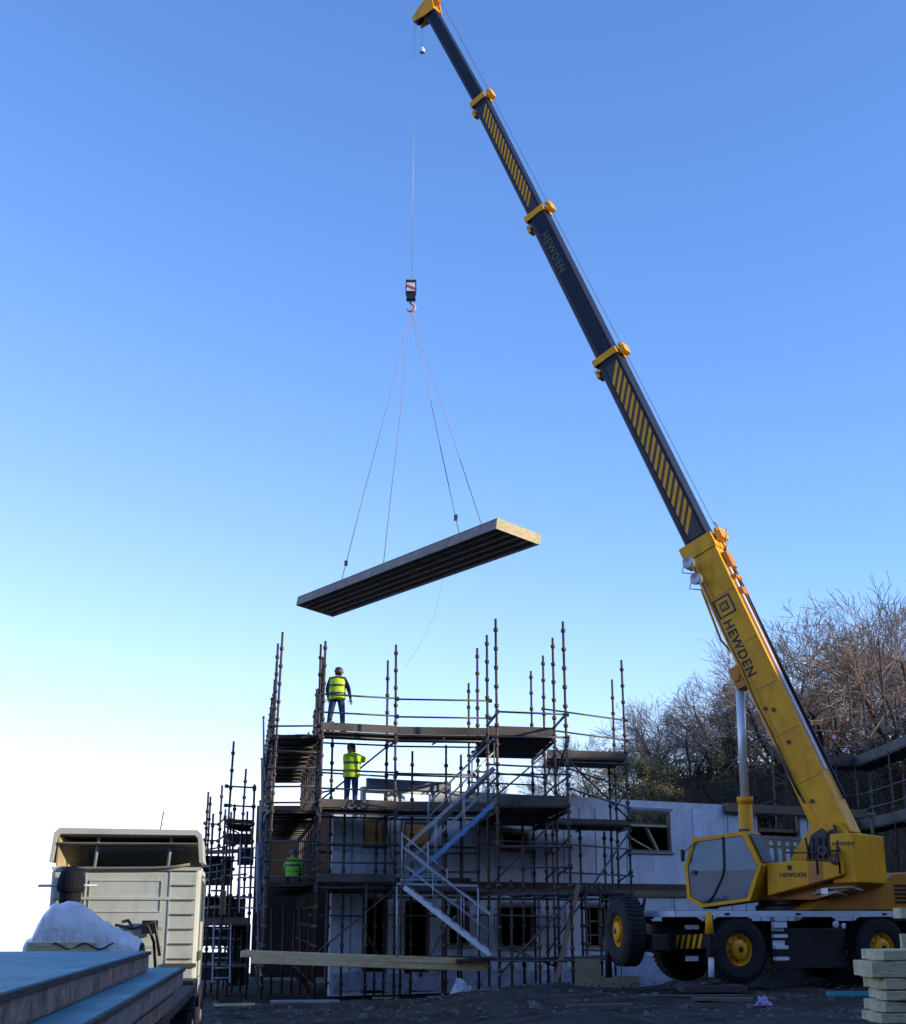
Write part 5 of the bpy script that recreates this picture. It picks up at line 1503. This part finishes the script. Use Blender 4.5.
def tree(i, px, ytop, d, rot, label, wide=1.0):
    pt, pc2, zm = protos[i]
    x = (px - 453) / F * d / .99
    zb = gz(x, d) - .1
    H = zat(ytop, d) - zb; s_ = H / zm
    r_ = thing('bare_tree', (x, d, zb), label, 'tree', 'bare winter trees on the hillside')
    r_.rotation_euler = (0, 0, rot); r_.scale = (s_ * wide, s_ * wide, s_)
    for pr_ in (pt, pc2):
        c_ = pr_.copy(); col.objects.link(c_); c_.parent = r_; c_.location = (0, 0, 0)
tl = [
 (0, 503, 764, 88, .3, 'small low bare tree seen under the highest stair deck, leftmost of the trees', .9),
 (2, 560, 742, 84, 1.3, 'bare tree rising behind the right end of the middle scaffold deck', 1.),
 (1, 590, 730, 92, 2.0, 'faint bare tree left of the pair of rightmost scaffold poles', 1.),
 (0, 638, 700, 80, 2.9, 'bare tree directly right of the last scaffold pole', 1.15),
 (3, 682, 672, 78, .9, 'broad rounded bare tree midway between the last scaffold pole and the crane ram', 1.1),
 (2, 722, 662, 84, 4.2, 'bare tree standing right behind the silver crane ram', 1.1),
 (1, 780, 612, 74, 5.0, 'tall bare tree close on the right of the lettered boom part', 1.),
 (3, 826, 590, 72, 1.9, 'tallest broad bare tree with sunlit reddish top right of the boom', 1.15),
 (0, 868, 588, 76, 3.6, 'tall bare tree with dense crown second from the right edge', 1.05),
 (1, 905, 572, 70, .4, 'tall bare tree cut by the right edge of the picture', 1.1),
 (2, 800, 640, 92, 2.2, 'thin bare tree behind and between the two tall ones beside the boom', .9),
 (3, 752, 650, 95, 3.0, 'distant bare tree hidden behind the boom foot of the lettered section', 1.),
 (0, 665, 690, 96, 5.2, 'distant bare tree in the gap left of the broad rounded one', .9),
 (1, 640, 735, 92, .2, 'low distant bare tree behind the olive bushes', 1.2),
 (0, 850, 640, 90, 1.1, 'distant bare tree seen between the trunks of the two tallest trees', 1.3),
 (2, 950, 585, 78, 1.0, 'bare tree whose outer twigs just reach in from the right edge', 1.1),
]
for a_ in tl: tree(*a_)
for (pt, pc2, zm) in protos:
    bpy.data.objects.remove(pt); bpy.data.objects.remove(pc2)

# leafy evergreen clumps
def leafy(px, ytop, d, w, label, mm, seed, nl=7000, name='evergreen_bush', cat='bush', grp='evergreen bushes under the bare trees', zdrop=None):
    x = (px - 453) / F * d / .99; zb = gz(x, d) - .2; H = zat(ytop, d) - zb
    r_ = thing(name, (x, d, zb), label, cat, grp); rd = random.Random(seed)
    tm = MB().path([V((x, d, zb)), V((x + .2, d, zb + H * .4)), V((x - .1, d, zb + H * .75))], [.16, .1, .04], 7)
    for k in range(6):
        a = k * 1.05; tm.path([V((x, d, zb + H * .25)), V((x + math.cos(a) * w * .3, d + math.sin(a) * w * .3, zb + H * (.45 + .06 * k)))], [.06, .02], 5)
    sub('trunk', tm, M_bark, r_)
    cl = [(V((rd.gauss(0, w * .28), rd.gauss(0, w * .28), H * rd.uniform(.25, .95))), rd.uniform(.35, .8)) for _ in range(16)]
    fm = MB()
    for k in range(nl):
        c, rr_ = rd.choice(cl); v = V((rd.gauss(0, 1), rd.gauss(0, 1), rd.gauss(0, .8))).normalized() * rr_ * rd.uniform(.5, 1.05) * (w / 3.2)
        p = V((x, d, zb)) + c + v
        a = V((rd.gauss(0, 1), rd.gauss(0, 1), rd.gauss(0, 1))).normalized() * rd.uniform(.04, .09); b = a.orthogonal().normalized() * .04
        fm.add([p - a, p + b, p + a, p - b], [(0, 1, 2, 3)])
    sub('foliage', fm, mm, r_)
leafy(612, 752, 70, 3.6, 'olive green leafy bush just right of the top right scaffold deck', M_ivy, 5)
leafy(640, 752, 72, 3.4, 'tall olive bush between the last scaffold pole and first rounded tree', M_ivy, 6)
leafy(725, 682, 79, 2.2, 'small ivy clump high beside the silver crane ram', M_ivy, 7, 2500)
leafy(735, 742, 68, 3.6, 'dark evergreen bush behind the yellow ram barrel', mat('dark ivy', (.03, .035, .018), .8, 0, .4, 2), 8)
leafy(845, 735, 66, 4.5, 'dark evergreen bush behind the far right scaffold top deck', MATS['dark ivy'], 9)

# brown undergrowth over the slope
ug = MB(); rd = random.Random(5)
for k in range(60000):
    x = rd.uniform(-2, 48); y = rd.uniform(58, 98)
    if rd.random() > smooth(-4, 6, x) + .1: continue
    hgt_ = max(.3, rd.gauss(1.5, .6)) * (1.0 + .6 * noise.noise(V((x * .15, y * .15, 0))))
    p = V((x, y, gz(x, y) - .3))
    dx = rd.gauss(0, .8); dy = rd.gauss(0, .45)
    q = p + V((dx, dy, hgt_ + .3)); s_ = V((.02, 0, 0)) if rd.random() < .7 else V((.06, 0, .03))
    mdl = p.lerp(q, .5) + V((rd.gauss(0, .15), 0, 0))
    ug.add([p - s_, p + s_, mdl + s_, mdl - s_, q], [(0, 1, 2, 3), (3, 2, 4)])
tag(ug.build('undergrowth', M_scrub), 'brown winter undergrowth covering the slope under the trees', 'undergrowth', kind='stuff')

# ------------------------------------------------------------------ light
AZ, EL = 105.0, 14.5
HZ_L, HZ_S, HZ_A, HZ_C = 1.15, .094, .8, (6.3, 6.0, 8.4, 1)
w = bpy.data.worlds.new('World'); sc.world = w; w.use_nodes = True
nt = w.node_tree; n = nt.nodes; l = nt.links
bgn = n['Background']
sky = n.new('ShaderNodeTexSky'); sky.sky_type = 'NISHITA'; sky.sun_disc = False
sky.sun_elevation = R(EL); sky.sun_rotation = R(AZ); sky.altitude = 100; sky.air_density = 1.0; sky.dust_density = .6; sky.ozone_density = 4.0
hsn = n.new('ShaderNodeHueSaturation'); hsn.inputs['Saturation'].default_value = 1.08; hsn.inputs['Hue'].default_value = .506; hsn.inputs['Value'].default_value = 1.42
tnt = n.new('ShaderNodeMix'); tnt.data_type = 'RGBA'; tnt.blend_type = 'MULTIPLY'; tnt.inputs['Factor'].default_value = 1.0
l.new(sky.outputs[0], tnt.inputs['A']); tnt.inputs['B'].default_value = (.97, .945, 1.0, 1); l.new(tnt.outputs['Result'], hsn.inputs['Color'])
# pale sea haze: thick at the horizon, thickest over the water on the left
tcn = n.new('ShaderNodeTexCoord'); sp_ = n.new('ShaderNodeSeparateXYZ'); l.new(tcn.outputs['Generated'], sp_.inputs[0])
def mth(op, a, b=None, c=None):
    k = n.new('ShaderNodeMath'); k.operation = op
    for i, v in enumerate((a, b, c)):
        if v is None: continue
        if isinstance(v, (int, float)): k.inputs[i].default_value = v
        else: l.new(v, k.inputs[i])
    return k.outputs[0]
elev = mth('MAXIMUM', sp_.outputs['Z'], 0.0)
left = mth('MULTIPLY_ADD', sp_.outputs['X'], -HZ_L, 1.0)
scl = mth('MULTIPLY', left, HZ_S)
fac = mth('MULTIPLY', mth('EXPONENT', mth('MULTIPLY', mth('DIVIDE', elev, scl), -1.0)), HZ_A)
fac = mth('MINIMUM', fac, 1.0)
mx = n.new('ShaderNodeMix'); mx.data_type = 'RGBA'
l.new(fac, mx.inputs['Factor']); l.new(hsn.outputs['Color'], mx.inputs['A']); mx.inputs['B'].default_value = HZ_C
l.new(mx.outputs['Result'], bgn.inputs[0]); bgn.inputs[1].default_value = .15
sd = bpy.data.lights.new('sun', 'SUN'); sd.energy = 3.2; sd.angle = R(.55); sd.color = (1, .86, .66)
so_ = bpy.data.objects.new('sun', sd); col.objects.link(so_)
dv = V((math.sin(R(AZ)) * math.cos(R(EL)), math.cos(R(AZ)) * math.cos(R(EL)), math.sin(R(EL))))
so_.rotation_euler = dv.to_track_quat('Z', 'Y').to_euler(); so_.location = (30, 0, 40)

vs_ = sc.view_settings
vs_.view_transform = 'Standard'; vs_.look = 'None'; vs_.gamma = 1; vs_.exposure = 0.8; vs_.use_curve_mapping = False
